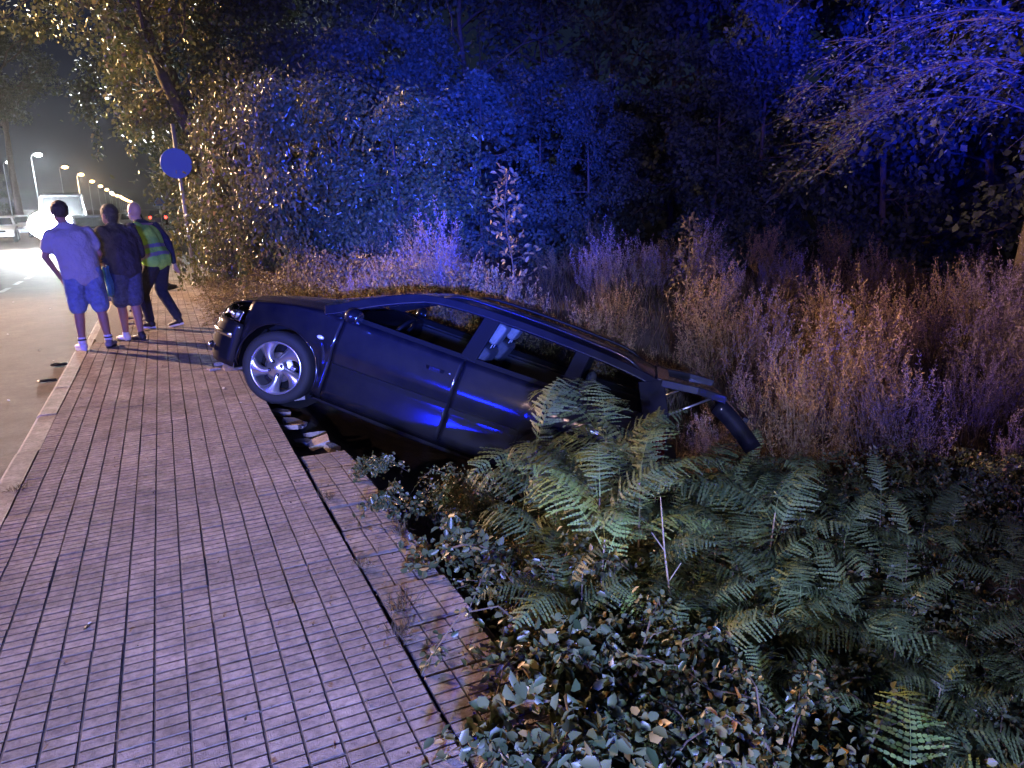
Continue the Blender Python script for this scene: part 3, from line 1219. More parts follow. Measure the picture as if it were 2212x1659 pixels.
def shoe(name, ank, fwd, m, root, sole=None, tilt=0, L=.27):
    """ank: ankle joint; fwd: horizontal pointing direction"""
    f = Vector((fwd[0], fwd[1], 0)).normalized()
    rt = Vector((f.y, -f.x, 0))
    rot = Matrix((rt, f, Vector((0, 0, 1)))).transposed()
    if tilt: rot = rot @ Matrix.Rotation(tilt, 3, 'X')
    base = Vector(ank) - Vector((0, 0, .055))
    mb = MB()
    mb.ell(base + rot @ Vector((0, -.01, .012)), (.044, .062, .045), rot)
    mb.ell(base + rot @ Vector((0, .06, 0)), (.046, .075, .034), rot)
    mb.ell(base + rot @ Vector((0, .125, -.006)), (.047, .065, .026), rot)
    seg(mb, base + rot @ Vector((0, -.02, .0)), base + Vector((0, 0, .055)), .045, .042)
    o = obj('shoe', bake(mb, .010, 4, 'shoe'), root, m)
    sb = MB()
    pts = []
    n = 20
    for k in range(n):
        a = 2 * math.pi * k / n
        wy = .135 * math.sin(a)
        wx = (.043 + .006 * math.sin(a)) * math.cos(a)
        pts.append((wx, wy + .06))
    vs = [base + rot @ Vector((x, y, -.048)) for x, y in pts] + [base + rot @ Vector((x * 1.03, y, -.024)) for x, y in pts]
    sb.add(vs, [tuple(range(n))[::-1], tuple(range(n, 2 * n))] + [(k, (k + 1) % n, n + (k + 1) % n, n + k) for k in range(n)])
    sb.obj('sole', M[sole or 'white_shoe'], o)
    return o


def person(label, loc, heading, J, opt):
    root = empty('person', loc, (0, 0, heading))
    meta(root, label, 'person')
    k = opt.get('bulk', 1.0)
    mb = MB()
    # torso
    for s in (-1, 1):
        seg(mb, J['pelvis'] + Vector((s * .07, 0, 0)), J['waist'] + Vector((s * .065, 0, 0)), .105 * k, .092 * k)
        seg(mb, J['waist'] + Vector((s * .065, 0, 0)), J['chest'] + Vector((s * .075, 0, 0)), .092 * k, .105 * k)
    L, Rr = ('L', -1), ('R', 1)
    seg(mb, J['shL'], J['shR'], .055 * k, .055 * k)
    seg(mb, J['pelvis'], J['chest'], .11 * k, .11 * k)
    seg(mb, J['chest'], J['neck'], .09, .055)
    seg(mb, J['neck'], J['head'] - Vector((0, 0, .05)), .056, .052)
    for t, s in (L, Rr):
        seg(mb, J['sh' + t], J['el' + t], .050 * k, .038)
        seg(mb, J['el' + t], J['wr' + t], .038, .026)
        hand(mb, J['wr' + t], J['el' + t], s)
        seg(mb, J['hip' + t], J['kn' + t], .085 * k, .056)
        mid = lerp(J['kn' + t], J['an' + t], .35) + Vector((0, -.012, 0))
        seg(mb, J['kn' + t], mid, .056, .055)
        seg(mb, mid, J['an' + t], .055, .034)
    f, rt, rot = head(mb, J['head'], opt['look'])
    obj('body', bake(mb, .0085, 5), root, opt['skin'])
    # clothes
    top = MB()
    th = opt.get('cloth', .018)
    hem = J['pelvis'] + Vector((0, 0, opt.get('top_hem', -.02)))
    for s in (-1, 1):
        w = .078
        seg(top, hem + Vector((s * w, 0, 0)), J['waist'] + Vector((s * w, 0, 0)), .100 * k + th, .098 * k + th)
        seg(top, J['waist'] + Vector((s * w, 0, 0)), J['chest'] + Vector((s * .08, 0, 0)), .098 * k + th, .108 * k + th)
    seg(top, hem, J['waist'], .118 * k + th, .115 * k + th)
    seg(top, J['waist'], J['chest'], .115 * k + th, .12 * k + th)
    seg(top, lerp(J['shL'], J['shR'], .08) + Vector((0, 0, -.02)), lerp(J['shL'], J['shR'], .92) + Vector((0, 0, -.02)), .058 * k + th * .5, .058 * k + th * .5)
    for t in 'LR':
        seg(top, J['sh' + t] * .85 + J['neck'] * .15 - Vector((0, 0, .02)), J['neck'] - Vector((0, 0, .01)), .05 * k + th * .5, .058 + th * .4)
    seg(top, J['chest'], lerp(J['chest'], J['neck'], .8), .10 + th, .062 + th * .5)
    for t, s in (L, Rr):
        e = opt.get('sleeve', .6)
        if e <= 1:
            seg(top, J['sh' + t], lerp(J['sh' + t], J['el' + t], e), .056 * k + th * .8, .050 + th)
        else:
            seg(top, J['sh' + t], J['el' + t], .056 * k + th * .8, .042 + th)
            seg(top, J['el' + t], lerp(J['el' + t], J['wr' + t], .92), .042 + th, .030 + th * .7)
    tm = bake(top, .014, 12, opt['top_name'])
    for v in tm.vertices:
        q = v.co
        v.co += Vector((mnoise.noise(q * 7), mnoise.noise(q * 7 + Vector((9, 0, 0))), 0)) * .012
    obj(opt['top_name'], tm, root, opt['top_mat'])
    lo = MB()
    e = opt['leg_len']
    for t, s in (L, Rr):
        seg(lo, J['pelvis'] + Vector((s * .07, 0, .03)), J['hip' + t], .108 * k + .010, .098 * k + .012)
        kn = lerp(J['hip' + t], J['kn' + t], min(1, e))
        seg(lo, J['hip' + t], kn, .098 * k + .012, opt.get('cuff', .088))
        if e > 1:
            seg(lo, J['kn' + t], lerp(J['kn' + t], J['an' + t], e - 1), opt.get('cuff', .088), .062)
    lm = bake(lo, .012, 4, opt['low_name'])
    for v in lm.vertices:
        q = v.co
        v.co += Vector((mnoise.noise(q * 8), mnoise.noise(q * 8 + Vector((9, 0, 0))), 0)) * .010
    obj(opt['low_name'], lm, root, opt['low_mat'])
    # hair
    if opt.get('hair'):
        hb = MB()
        hb.ell(J['head'] + Vector((0, 0, .032)) - f * .018, (.088, .104, .104), rot, nu=20, nv=14)
        if opt.get('hair_back'):
            hb.ell(J['head'] - Vector((0, 0, .03)) - f * .05, (.078, .06, .09), rot)
        hm = bake(hb, .009, 2, 'hair')
        for v in hm.vertices:
            v.co += (v.co - J['head']).normalized() * .008 * mnoise.noise(v.co * 40)
        obj('hair', hm, root, opt['hair'])
    return root, tm


def V3(*a): return Vector(a)


# --- man in the pale shirt (seen from behind, leaning a little to the left)
J = dict(anL=V3(-.14, 0, .10), anR=V3(.13, .02, .10), knL=V3(-.125, .03, .48), knR=V3(.10, .03, .48), hipL=V3(-.12, 0, .84), hipR=V3(.07, 0, .84),
         pelvis=V3(-.03, 0, .92), waist=V3(-.05, -.01, 1.06), chest=V3(-.09, 0, 1.26), shL=V3(-.275, 0, 1.325), shR=V3(.08, .02, 1.345), neck=V3(-.13, .03, 1.43),
         head=V3(-.155, .065, 1.575), elL=V3(-.36, -.06, 1.10), elR=V3(.17, .0, 1.10), wrL=V3(-.27, .04, .90), wrR=V3(.16, .20, 1.02))
p1, _ = person('man in a pale grey shirt and light denim shorts standing on the kerb corner', (-.86, 9.73, 0), RAD(6), J,
               dict(bulk=1.10, look=(-.35, 1), skin=M['skin'], top_name='t_shirt', top_mat=M['shirt'], top_hem=-.04, sleeve=.62, cloth=.022,
                    leg_len=.92, cuff=.098, low_name='shorts', low_mat=M['denim'], hair=M['hair']))
shoe('shoe', J['anL'], (-.35, 1), M['white_shoe'], p1)
shoe('shoe', J['anR'], (.35, .9), mat('grey_shoe', (.22, .21, .22), .7), p1, 'black_shoe')
for t in 'LR':
    mb = MB()
    a = J['an' + t]
    mb.lathe([(.043, 0), (.045, .03), (.044, .07)], 16, 'z', a + V3(0, 0, -.01))
    sk = mb.obj('sock', M['white_shoe'], p1, smooth=True)
    mb = MB()
    mb.lathe([(.0462, 0), (.0462, .018)], 16, 'z', a + V3(0, 0, .02))
    mb.obj('sock_band', M['black_shoe'], sk)

# --- person in the dark knit (turned left)
J = dict(anL=V3(-.055, .10, .09), anR=V3(.05, -.04, .09), knL=V3(-.06, .10, .46), knR=V3(.055, .0, .46), hipL=V3(-.085, .02, .82), hipR=V3(.085, .0, .82),
         pelvis=V3(0, 0, .90), waist=V3(0, .02, 1.04), chest=V3(0, .07, 1.22), shL=V3(-.185, .08, 1.335), shR=V3(.185, .07, 1.33), neck=V3(0, .12, 1.40),
         head=V3(0, .165, 1.53), elL=V3(-.22, .12, 1.06), elR=V3(.24, .02, 1.06), wrL=V3(-.25, .06, .99), wrR=V3(.16, .22, 1.02))
p2, _ = person('person in a dark knit top and dark shorts holding a blue towel between two men', (-.46, 10.12, 0), RAD(38), J,
               dict(bulk=1.02, look=(-.2, 1), skin=M['skin'], top_name='knit_top', top_mat=M['dark_cloth'], top_hem=.0, sleeve=1.5, cloth=.030,
                    leg_len=.85, cuff=.105, low_name='shorts', low_mat=M['skirt'], hair=M['hair'], hair_back=True))
shoe('shoe', J['anL'], (.05, 1), M['white_shoe'], p2, 'black_shoe')
shoe('shoe', J['anR'], (-.05, 1), M['black_shoe'], p2, 'black_shoe')
mb = MB()
mb.grid(lambda u, v: (-.34 + .13 * u + .02 * v, -.06 + .10 * u + .015 * math.sin(7 * v) + .012 * math.sin(14 * u), .93 - .34 * v + .015 * math.sin(9 * u)), [i / 8 for i in range(9)], [i / 10 for i in range(11)])
tw = mb.obj('towel', M['bag'], None, smooth=True, loc=(-.46, 10.12, 0), rot=(0, 0, RAD(38)))
s = tw.modifiers.new('t', 'SOLIDIFY')
s.thickness = .03
meta(tw, 'blue patterned towel hanging from the hand of the person in the middle', 'towel')

# --- man in the hi-vis vest, stepping left and bending forward
J = dict(anL=V3(-.07, .16, .11), anR=V3(.10, -.16, .13), knL=V3(-.09, .20, .48), knR=V3(.10, .07, .50), hipL=V3(-.085, .0, .86), hipR=V3(.085, -.01, .86),
         pelvis=V3(0, -.02, .93), waist=V3(0, .05, 1.06), chest=V3(0, .11, 1.25), shL=V3(-.19, .14, 1.36), shR=V3(.19, .11, 1.36), neck=V3(0, .18, 1.425),
         head=V3(0, .24, 1.56), elL=V3(-.25, .16, 1.08), elR=V3(.28, .0, 1.11), wrL=V3(-.22, .30, .92), wrR=V3(.32, -.02, .85))
p3, tm = person('bald man in a green hi vis vest and dark trousers stepping forward', (-.13, 10.98, 0), RAD(48), J,
                dict(bulk=1.04, look=(.1, 1), skin=M['skin_pale'], top_name='navy_shirt', top_mat=M['navy'], top_hem=.02, sleeve=1.6, cloth=.014,
                     leg_len=1.93, cuff=.078, low_name='trousers', low_mat=M['trousers']))
shoe('shoe', J['anL'], (-.1, 1), M['black_shoe'], p3)
shoe('shoe', J['anR'], (.05, 1), M['black_shoe'], p3, tilt=RAD(-14))
vb = MB()
for s in (-1, 1):
    seg(vb, J['pelvis'] + V3(s * .085, .0, .0), J['waist'] + V3(s * .085, 0, 0), .135, .132)
    seg(vb, J['waist'] + V3(s * .085, 0, 0), J['chest'] + V3(s * .085, 0, 0), .132, .135)
    seg(vb, J['chest'] + V3(s * .085, 0, 0), V3(s * .105, J['shL'].y, 1.345), .13, .088)
seg(vb, J['pelvis'], J['chest'], .15, .145)
vm = bake(vb, .014, 12, 'safety_vest')
for v in vm.vertices:
    q = v.co
    v.co += Vector((mnoise.noise(q * 6), mnoise.noise(q * 6 + Vector((9, 0, 0))), 0)) * .014
ve = obj('safety_vest', vm, p3, M['hivis'])
axis = (J['chest'] - J['pelvis']).normalized()
for (c0, c1) in ((.015, .065), (.13, .18)):
    sel = []
    vmap = {}
    vs, fs = [], []
    for p in vm.polygons:
        h = (p.center - J['pelvis']).dot(axis)
        if c0 < h < c1:
            q = []
            for i in p.vertices:
                if i not in vmap:
                    vmap[i] = len(vs)
                    vs.append(vm.vertices[i].co + vm.vertices[i].normal * .004)
                q.append(vmap[i])
            fs.append(tuple(q))
    o = obj('reflective_stripe', mesh('reflective_stripe', vs, fs, True), ve, M['reflect'])
# ================================================================== street lamps, sign, far vehicles
M['pole'] = mat('galvanised_pole', (0.30, 0.31, 0.32), 0.5, metal=.5, var=.15, scale=6)
M['glow_warm'] = emit_mat('sodium_lamp', (1.0, .62, .24), 9)
M['glow_white'] = emit_mat('white_lamp', (.86, .95, 1.0), 12)
M['blue_sign'] = mat('blue_sign_face', (0.03, 0.11, 0.45), 0.45, coat=.3)
M['white_paint'] = mat('white_paint', (.7, .7, .7), .4)
M['trunk'] = mat('bark', (0.07, 0.052, 0.038), 0.95, col2=(.13, .10, .075), scale=12, bump=1.0, bscale=30)


def lamp_post(y, x=-13.0, warm=True, H=8.0, label=None, out=.55, glow=.17):
    root = empty('street_lamp', (x, y, -.02))
    meta(root, label, 'street lamp', 'street lamps across the road')
    mb = MB()
    mb.tube([(0, 0, 0), (0, 0, .9), (0, 0, 4), (0, 0, H - .3)], [.10, .085, .07, .05], 8)
    mb.obj('pole', M['pole'], root, smooth=True)
    mb = MB()
    mb.tube([(0, 0, H - .35), (.12, 0, H - .05), (out * .6, 0, H + .12), (out, 0, H + .15)], .03, 6)
    mb.obj('arm', M['pole'], root, smooth=True)
    mb = MB()
    mb.beam([(out - .15, 0, H + .19), (out + .2, 0, H + .22), (out + .6, 0, H + .17)], [.18, .32, .16], (0, 0, 1), .12)
    hd = mb.obj('lamp_head', M['pole'], root, bevel=.02)
    mb = MB()
    mb.ell((out + .22, 0, H + .11 - glow * .4), (.30 + glow * .5, glow, .06 + glow * .6), nu=12)
    mb.obj('lamp_bulb', M['glow_warm' if warm else 'glow_white'], hd, smooth=True)
    return root


lamp_post(24.0, -14.4, False, 7.9, 'street lamp across the road nearest to the camera, lighting the people')
for k, (y, x, warm, H) in enumerate(((106, -13.0, False, 8.0), (122, -18.3, False, 8.0), (135, -13.1, True, 8.0), (168, -13.6, True, 8.2), (208, -14.6, True, 8.2), (250, -15.4, True, 8.2),
                                     (295, -16.3, True, 8.2), (340, -17.2, False, 8), (375, -18.3, True, 8), (413, -18.5, True, 8), (440, -18.2, True, 8), (490, -19.3, True, 8), (540, -20.2, True, 8), (600, -21.2, True, 8), (670, -22.2, True, 8), (740, -22.5, True, 8))):
    if k < 8:
        lab = ['white street lamp half hidden by tree leaves above the road', 'white street lamp on a blue lit pole at the left picture edge', 'first orange street lamp of the long row, tallest in view', 'second orange street lamp of the receding row', 'third orange street lamp of the receding row', 'fourth orange street lamp of the receding row', 'fifth orange street lamp of the receding row', 'dim white street lamp between two orange ones in the row'][k]
    else:
        lab = ['ninth', 'tenth', 'eleventh', 'twelfth', 'thirteenth', 'fourteenth', 'fifteenth', 'sixteenth'][k - 8] + ' street lamp from the left, in the merging end of the row'
    gl = .26 + max(0, y - 100) * .0022
    lamp_post(y, x, warm, H, lab, glow=gl)
lamp('row_lamp_light', 'POINT', (-11.5, 62, 7.0), 5000, (1.0, .80, .58), .2)
lamp('row_lamp_light', 'POINT', (-11.5, 104, 7.0), 8000, (.85, .95, 1.0), .2)
lamp('row_lamp_light', 'POINT', (-11.8, 166, 7.0), 14000, (1.0, .66, .36), .2)

# round road sign seen from its face, wrapped in ivy
SG = ground_at(392, 17.6, 0)
root = empty('round_road_sign', SG, (0, 0, RAD(4)))
meta(root, 'round blue road sign on a pole half swallowed by ivy', 'road sign')
mb = MB()
mb.tube([(0.10, 0, -.2), (.07, 0, 1.2), (0.03, 0, 3.3)], .042, 12)
mb.obj('pole', M['blue_sign' if False else 'pole'], root, smooth=True)
mb = MB()
mb.lathe([(0, -.0), (.305, -.0), (.31, .012), (.30, .03), (0, .03)], 40, 'y', (0, -.075, 2.50))
mb.obj('sign_disc', M['blue_sign'], root)
mb = MB()
for z in (2.35, 2.65):
    mb.box((0.04, -.035, z), (.12, .03, .03))
mb.obj('bracket', M['pole'], root)
# triangular sign farther along
TS = ground_at(346, 62, 0)
root = empty('triangular_sign', TS)
meta(root, 'small triangular warning sign far down the pavement', 'road sign')
mb = MB()
mb.tube([(0, 0, 0), (0, 0, 2.6)], .035, 8)
mb.obj('pole', M['pole'], root)
mb = MB()
mb.add([(-.48, -.05, 1.75), (.48, -.05, 1.75), (0, -.05, 2.6), (-.48, -.03, 1.75), (.48, -.03, 1.75), (0, -.03, 2.6)], [(0, 1, 2), (5, 4, 3), (0, 3, 4, 1), (1, 4, 5, 2), (2, 5, 3, 0)])
o = mb.obj('sign_board', mat('sign_lit_blue', (.25, .38, .75), .4), root)  # board coloured blue for the blue light falling on it
mb = MB()
mb.add([(-.25, -.056, 1.87), (.25, -.056, 1.87), (0, -.056, 2.33)], [(0, 1, 2)])
mb.obj('sign_face', M['white_paint'], o)


# ---- vehicles parked down the road
def far_car(label, loc, rz, paint, L=4.2, Wd=1.72, H=1.45, kind='hatch', lights=0, tails=0, name='parked_car'):
    """car along local y: front at -y (towards the camera when rz = 0)"""
    root = empty(name, loc, (0, 0, rz))
    cat = 'van' if kind == 'van' else 'car'
    meta(root, label, cat)
    h = L / 2
    if kind == 'van':
        prof = [(-h, .35), (-h, .95), (-h + .55, 1.15), (-h + 1.15, H - .1), (-h + 1.5, H), (h - .05, H), (h, H - .1), (h, .35)]
        bel = 1.15
    else:
        prof = [(-h, .32), (-h, .58), (-h + .15, .72), (-h + 1.05, .92), (-h + 1.75, H - .06), (-h + 2.3, H), (h - .75, H - .05), (h - .12, .95), (h, .80), (h, .32)]
        bel = .93
    w = Wd / 2

    def wx(y, z):
        t = max(0, z - bel) / (H - bel)
        e = max(0, abs(y) - (h - .45)) / .45
        return w * (1 - .16 * t - .12 * e * e)
    mb = MB()
    N = len(prof)
    vs = []
    for s in (-1, -.85, -.4, .4, .85, 1):
        for (y, z) in prof:
            zz = z - (.035 if abs(s) == 1 and z > bel else 0)
            yy = y * (1 - .02 * abs(s) ** 3) if abs(y) > h - .3 else y
            vs.append((s * wx(y, z), yy, zz))
    fs = []
    for i in range(5):
        for k in range(N):
            fs.append((i * N + k, i * N + (k + 1) % N, (i + 1) * N + (k + 1) % N, (i + 1) * N + k))
    fs.append(tuple(range(N))[::-1])
    fs.append(tuple(5 * N + k for k in range(N)))
    mb.add(vs, fs)
    mb.obj('body', paint, root, bevel=.03)
    # windows
    gl = M['dark_glass']
    mb = MB()
    if kind == 'van':
        a, b_ = (-h + .57, 1.2), (-h + 1.12, H - .15)
    else:
        a, b_ = (-h + 1.12, .97), (-h + 1.70, H - .10)
    mb.add([(-w * .84, a[0] - .02, a[1]), (w * .84, a[0] - .02, a[1]), (w * .74, b_[0] - .02, b_[1]), (-w * .74, b_[0] - .02, b_[1])], [(0, 1, 2, 3)])
    mb.obj('windscreen', gl, root)
    for s in (-1, 1):
        if kind != 'van':
            for (y0, y1, y2, y3) in ((-h + 1.30, -h + 2.15, -h + 2.15, -h + 1.82), (-h + 2.22, h - .62, h - .88, -h + 2.22)):
                mb = MB()
                x0, x1 = s * (wx(0, .97) + .004), s * (wx(0, H - .12) + .004)
                mb.add([(x0, y0, .97), (x0, y1, .97), (x1, y2, H - .12), (x1, y3, H - .12)], [(0, 1, 2, 3)])
                mb.obj('side_window', gl, root)
        else:
            mb = MB()
            x0, x1 = s * (wx(0, 1.2) + .004), s * (wx(0, H - .3) + .004)
            mb.add([(x0, -h + .75, 1.2), (x0, -h + 1.6, 1.2), (x1, -h + 1.6, H - .3), (x1, -h + 1.2, H - .3)], [(0, 1, 2, 3)])
            mb.obj('side_window', gl, root)
        for y in (-h + .82, h - .82):
            mb = MB()
            mb.lathe([(0, -.02), (.19, -.02), (.20, 0), (.31, .0), (.32, .03), (.32, .2)], 18, 'x', (s * (w - .02) if s < 0 else w - .02 - .0, y, .32))
            if s > 0:
                mb.v = [(2 * (w - .02) - v[0], v[1], v[2]) for v in mb.v]
            wh = mb.obj('wheel', M['tyre'], root)
            mb = MB()
            mb.lathe([(0, 0), (.18, 0), (.19, .01)], 12, 'x', (s * (w + .012), y, .32))
            mb.obj('hubcap', M['steel'], wh)
        mb = MB()
        mb.ell((s * w * .72, -h + .06, .66), (.19, .08, .085), nu=10)
        mb.obj('headlight', M['glow_head'] if lights else M['pale_plastic'], root, smooth=True)
        mb = MB()
        mb.ell((s * w * .80, h - .06, .80), (.12, .07, .14), nu=10)
        mb.obj('tail_light', M['glow_tail'] if tails else M['red_lens'], root, smooth=True)
    mb = MB()
    mb.box((0, -h - .012, .42), (.52, .02, .11))
    mb.obj('number_plate', M['plate'], root)
    mb = MB()
    mb.box((0, -h - .004, .62), (.75, .03, .10))
    mb.obj('grille', M['car_black'], root)
    return root


M['dark_glass'] = mat('dark_car_glass', (0.01, 0.011, 0.012), 0.06, spec=.8)
M['glow_head'] = emit_mat('headlight_beam', (.93, .97, 1.0), 1700)
M['glow_tail'] = emit_mat('tail_lamp', (1.0, .03, .02), 14)
M['white_car'] = mat('white_car_paint', (.68, .68, .68), .35, coat=.6)
M['grey_car'] = mat('grey_car_paint', (.14, .15, .16), .35, coat=.6, metal=.4)
M['dark_car'] = mat('dark_car_paint', (.02, .02, .024), .3, coat=.8)
far_car('white hatchback parked at the far kerb by the left picture edge', (-8.55, 52, -.13), RAD(6), M['white_car'])
far_car('dark hatchback parked behind the white one across the road', (-8.8, 60, -.13), RAD(4), M['grey_car'])
far_car('black saloon parked farther back across the road', (-9.0, 72, -.13), RAD(2), M['dark_car'])
pc = far_car('pale patrol estate stopped on the road behind the people', (-2.72, 36.4, -.13), RAD(14), M['white_car'], L=4.6, H=1.5)
far_car('dark car in the distance beyond the people', (-1.9, 62, -.13), RAD(2), M['grey_car'])
far_car('dark car with red tail lights glowing far down the road', (-.2, 84, -.13), RAD(180), M['dark_car'], tails=1)
van = far_car('white van facing the camera with dazzling headlights', (-3.97, 40.6, -.13), RAD(2), M['white_car'], L=5.2, Wd=1.95, H=2.45, kind='van', lights=1, name='parked_van')
mb = MB()
mb.ell((-.66, -2.68, 1.10), (.66, .10, .58), nu=20, nv=12)
mb.obj('headlight_flare', M['glow_head'], van, smooth=True)  # glowing disc added for the flare of the headlights, not a lamp of the van
lamp('van_headlight', 'SPOT', (-4.2, 37.5, .75), 900, (1, .95, .9), .2, (-4.5, 10, -.1), 70, 1.0)

# the patrol car whose beacons light the scene, parked behind the photographer's left shoulder
M['glow_blue'] = emit_mat('blue_beacon', (.003, .010, 1.0), 1000)
pol = far_car('patrol car with blue light bar parked across the road behind the camera', (-11.1, -7.2, -.13), RAD(230), M['white_car'], L=4.5, H=1.5)
mb = MB()
for sy in (-.40, .40):
    mb.ell((0, .1 + sy, 1.62), (.24, .42, .30), nu=14)
mb.obj('light_bar', M['glow_blue'], pol, smooth=True)
# ================================================================== plants
M['leaf_ivy'] = leaf_mat('ivy_leaves', (.05, .075, .02), (.17, .15, .06), rough=.3, trans=.15, c3=(.30, .20, .10))
M['leaf_dry'] = leaf_mat('dry_hedge_leaves', (.10, .075, .03), (.26, .19, .08), rough=.6, trans=.2)
M['leaf_tree'] = leaf_mat('tree_leaves', (.035, .06, .04), (.09, .11, .085), rough=.7, trans=.25)
M['leaf_far'] = leaf_mat('far_tree_leaves', (.04, .06, .03), (.10, .11, .05), rough=.5, trans=.25)
M['leaf_bramble'] = leaf_mat('bramble_leaves', (.035, .06, .025), (.12, .13, .06), rough=.42, trans=.2, c3=(.30, .19, .06))
M['leaf_fern'] = leaf_mat('fern_fronds', (.05, .085, .035), (.16, .21, .075), rough=.5, trans=.3, objvar=.45)
M['weed_mauve'] = leaf_mat('mauve_weeds', (.10, .07, .045), (.32, .255, .28), rough=.8, trans=.2)
M['weed_ochre'] = leaf_mat('ochre_weeds', (.11, .07, .025), (.38, .26, .12), rough=.8, trans=.2)
M['grass'] = leaf_mat('dry_grass', (.05, .038, .02), (.13, .095, .05), rough=.8, trans=.2)
M['stem'] = mat('plant_stems', (.10, .075, .045), .8, var=.3, scale=20)
M['stem_pale'] = mat('pale_stems', (.30, .24, .15), .8, var=.3, scale=20)
NP = np.random.RandomState


def unit(v):
    return v / np.maximum(1e-9, np.linalg.norm(v, axis=1, keepdims=True))


def leaves_np(P, D, L, W, rs, simple=False, fold=.18, tint=None):
    n = len(P)
    D = unit(D)
    N = unit(rs.normal(size=(n, 3)) + np.array([0, 0, .6]))
    S = unit(np.cross(D, N))
    N = np.cross(S, D)
    L = np.broadcast_to(np.asarray(L, float).reshape(-1, 1), (n, 1))
    W = np.broadcast_to(np.asarray(W, float).reshape(-1, 1), (n, 1))
    f = N * W * fold
    if simple:
        V = np.stack([P, P + D * L * .5 + S * W * .5 + f, P + D * L, P + D * L * .5 - S * W * .5 + f], 1).reshape(-1, 3)
        b = np.arange(n)[:, None] * 4
        F = b + np.array([[0, 1, 2, 3]])
        t = rs.rand(n) if tint is None else tint
        return V, F, t
    V = np.stack([P, P + D * L * .28 + S * W * .46 + f, P + D * L * .68 + S * W * .40 + f, P + D * L - N * L * .08, P + D * L * .68 - S * W * .40 + f, P + D * L * .28 - S * W * .46 + f], 1).reshape(-1, 3)
    b = np.arange(n)[:, None] * 6
    F = np.concatenate([b + np.array([[0, 1, 2, 3]]), b + np.array([[3, 4, 5, 0]])], 1).reshape(-1, 4)
    t = rs.rand(n) if tint is None else tint
    return V, F, np.repeat(t, 2)


def join_np(parts):
    V, F, T, o = [], [], [], 0
    for v, f, t in parts:
        V.append(v); F.append(f + o); T.append(t); o += len(v)
    return np.concatenate(V), np.concatenate(F), np.concatenate(T)


def branching(seed, H, crown_r, base, levels=4, droop=.0, nlimb=7, trunk_r=.16, lean=(0, 0)):
    """grows a trunk and limbs; returns tube lists and the twig points"""
    q = random.Random(seed)
    tubes, tips = [], []
    pts = [Vector((0, 0, 0))]
    n = 6
    for i in range(1, n + 1):
        t = i / n
        pts.append(Vector((lean[0] * t ** 1.4 + q.gauss(0, .05 * H / 8), lean[1] * t ** 1.4 + q.gauss(0, .05 * H / 8), H * .86 * t)))
    tubes.append((pts, [trunk_r * (1 - .8 * i / n) for i in range(n + 1)]))

    def grow(p, d, l, r, lev):
        m = 4
        ps = [p]
        for k in range(m):
            d = (d + Vector((q.gauss(0, .22), q.gauss(0, .22), q.gauss(0, .16) - droop * (.3 + lev * .12)))).normalized()
            p = p + d * l / m
            ps.append(p)
            if lev <= 1:
                tips.append((p.copy(), d.copy()))
        tubes.append((ps, [r * (1 - .7 * k / m) for k in range(m + 1)]))
        if lev > 0:
            for k in range(q.randint(3, 4) if lev > 1 else 3):
                j = q.randint(1, m)
                nd = (d * .55 + Vector((q.gauss(0, .7), q.gauss(0, .7), q.gauss(.05, .5)))).normalized()
                grow(ps[j], nd, l * q.uniform(.48, .72), r * .5, lev - 1)

    for k in range(nlimb):
        t = base + (1 - base) * (k + q.random()) / nlimb
        i = min(n - 1, int(t * n))
        p = lerp(pts[i], pts[i + 1], t * n - i)
        a = 2.4 * k + q.uniform(-.5, .5)
        el = lerp(-.05, .9, t)
        d = Vector((math.cos(a) * math.cos(el), math.sin(a) * math.cos(el), math.sin(el)))
        prof = math.sin(math.pi * (.18 + .72 * (t - base) / (1 - base + 1e-6)))
        grow(p, d, crown_r * .62 * prof * q.uniform(.8, 1.15), trunk_r * .4, levels - 1)
    return tubes, tips


def make_tree(name, seed, H, crown_r, base, nleaf, leaf, lm, levels=4, droop=0.02, nlimb=9, trunk_r=.16, simple=True, spread=.25, lean=(0, 0), hang=0):
    q = NP(seed)
    tubes, tips = branching(seed, H, crown_r, base, levels, droop, nlimb, trunk_r, lean)
    root = empty(name)
    mb = MB()
    mb.tube(tubes[0][0], tubes[0][1], 8)
    for ps, rs in tubes[1:1 + 500]:
        if rs[0] > .006: mb.tube(ps, rs, 4, cap=False)
    mb.obj('trunk', M['trunk'], root, smooth=True)
    tp = np.array([tuple(t[0]) for t in tips])
    td = np.array([tuple(t[1]) for t in tips])
    idx = q.randint(0, len(tp), nleaf)
    P = tp[idx] + q.normal(size=(nleaf, 3)) * spread * np.array([1, 1, .8])
    D = td[idx] * .5 + q.normal(size=(nleaf, 3)) * .6 + np.array([0, 0, -.35])
    tn = np.clip(np.repeat(q.rand(len(tp)) * .5, 1)[idx] + q.rand(nleaf) * .5, 0, 1)
    parts = [leaves_np(P, D, leaf * q.uniform(.7, 1.3, nleaf), leaf * .7 * q.uniform(.7, 1.2, nleaf), q, simple, tint=tn)]
    if hang:
        # strands of ivy hanging from the limbs
        for k in range(hang):
            s = tp[q.randint(len(tp))]
            ln = q.uniform(.5, 1.7)
            m = int(ln * 70)
            t = q.rand(m)
            HP = s + np.stack([q.normal(size=m) * .07 + .1 * np.sin(t * 3), q.normal(size=m) * .07, -t * ln], 1)
            HD = q.normal(size=(m, 3)) * .6 + np.array([0, 0, -.9])
            parts.append(leaves_np(HP, HD, leaf * q.uniform(.7, 1.2, m), leaf * .75, q, simple, tint=q.rand(m)))
    V, F, T = join_np(parts)
    me = np_mesh('crown', V, F, T)
    obj('crown', me, root, lm)
    return root


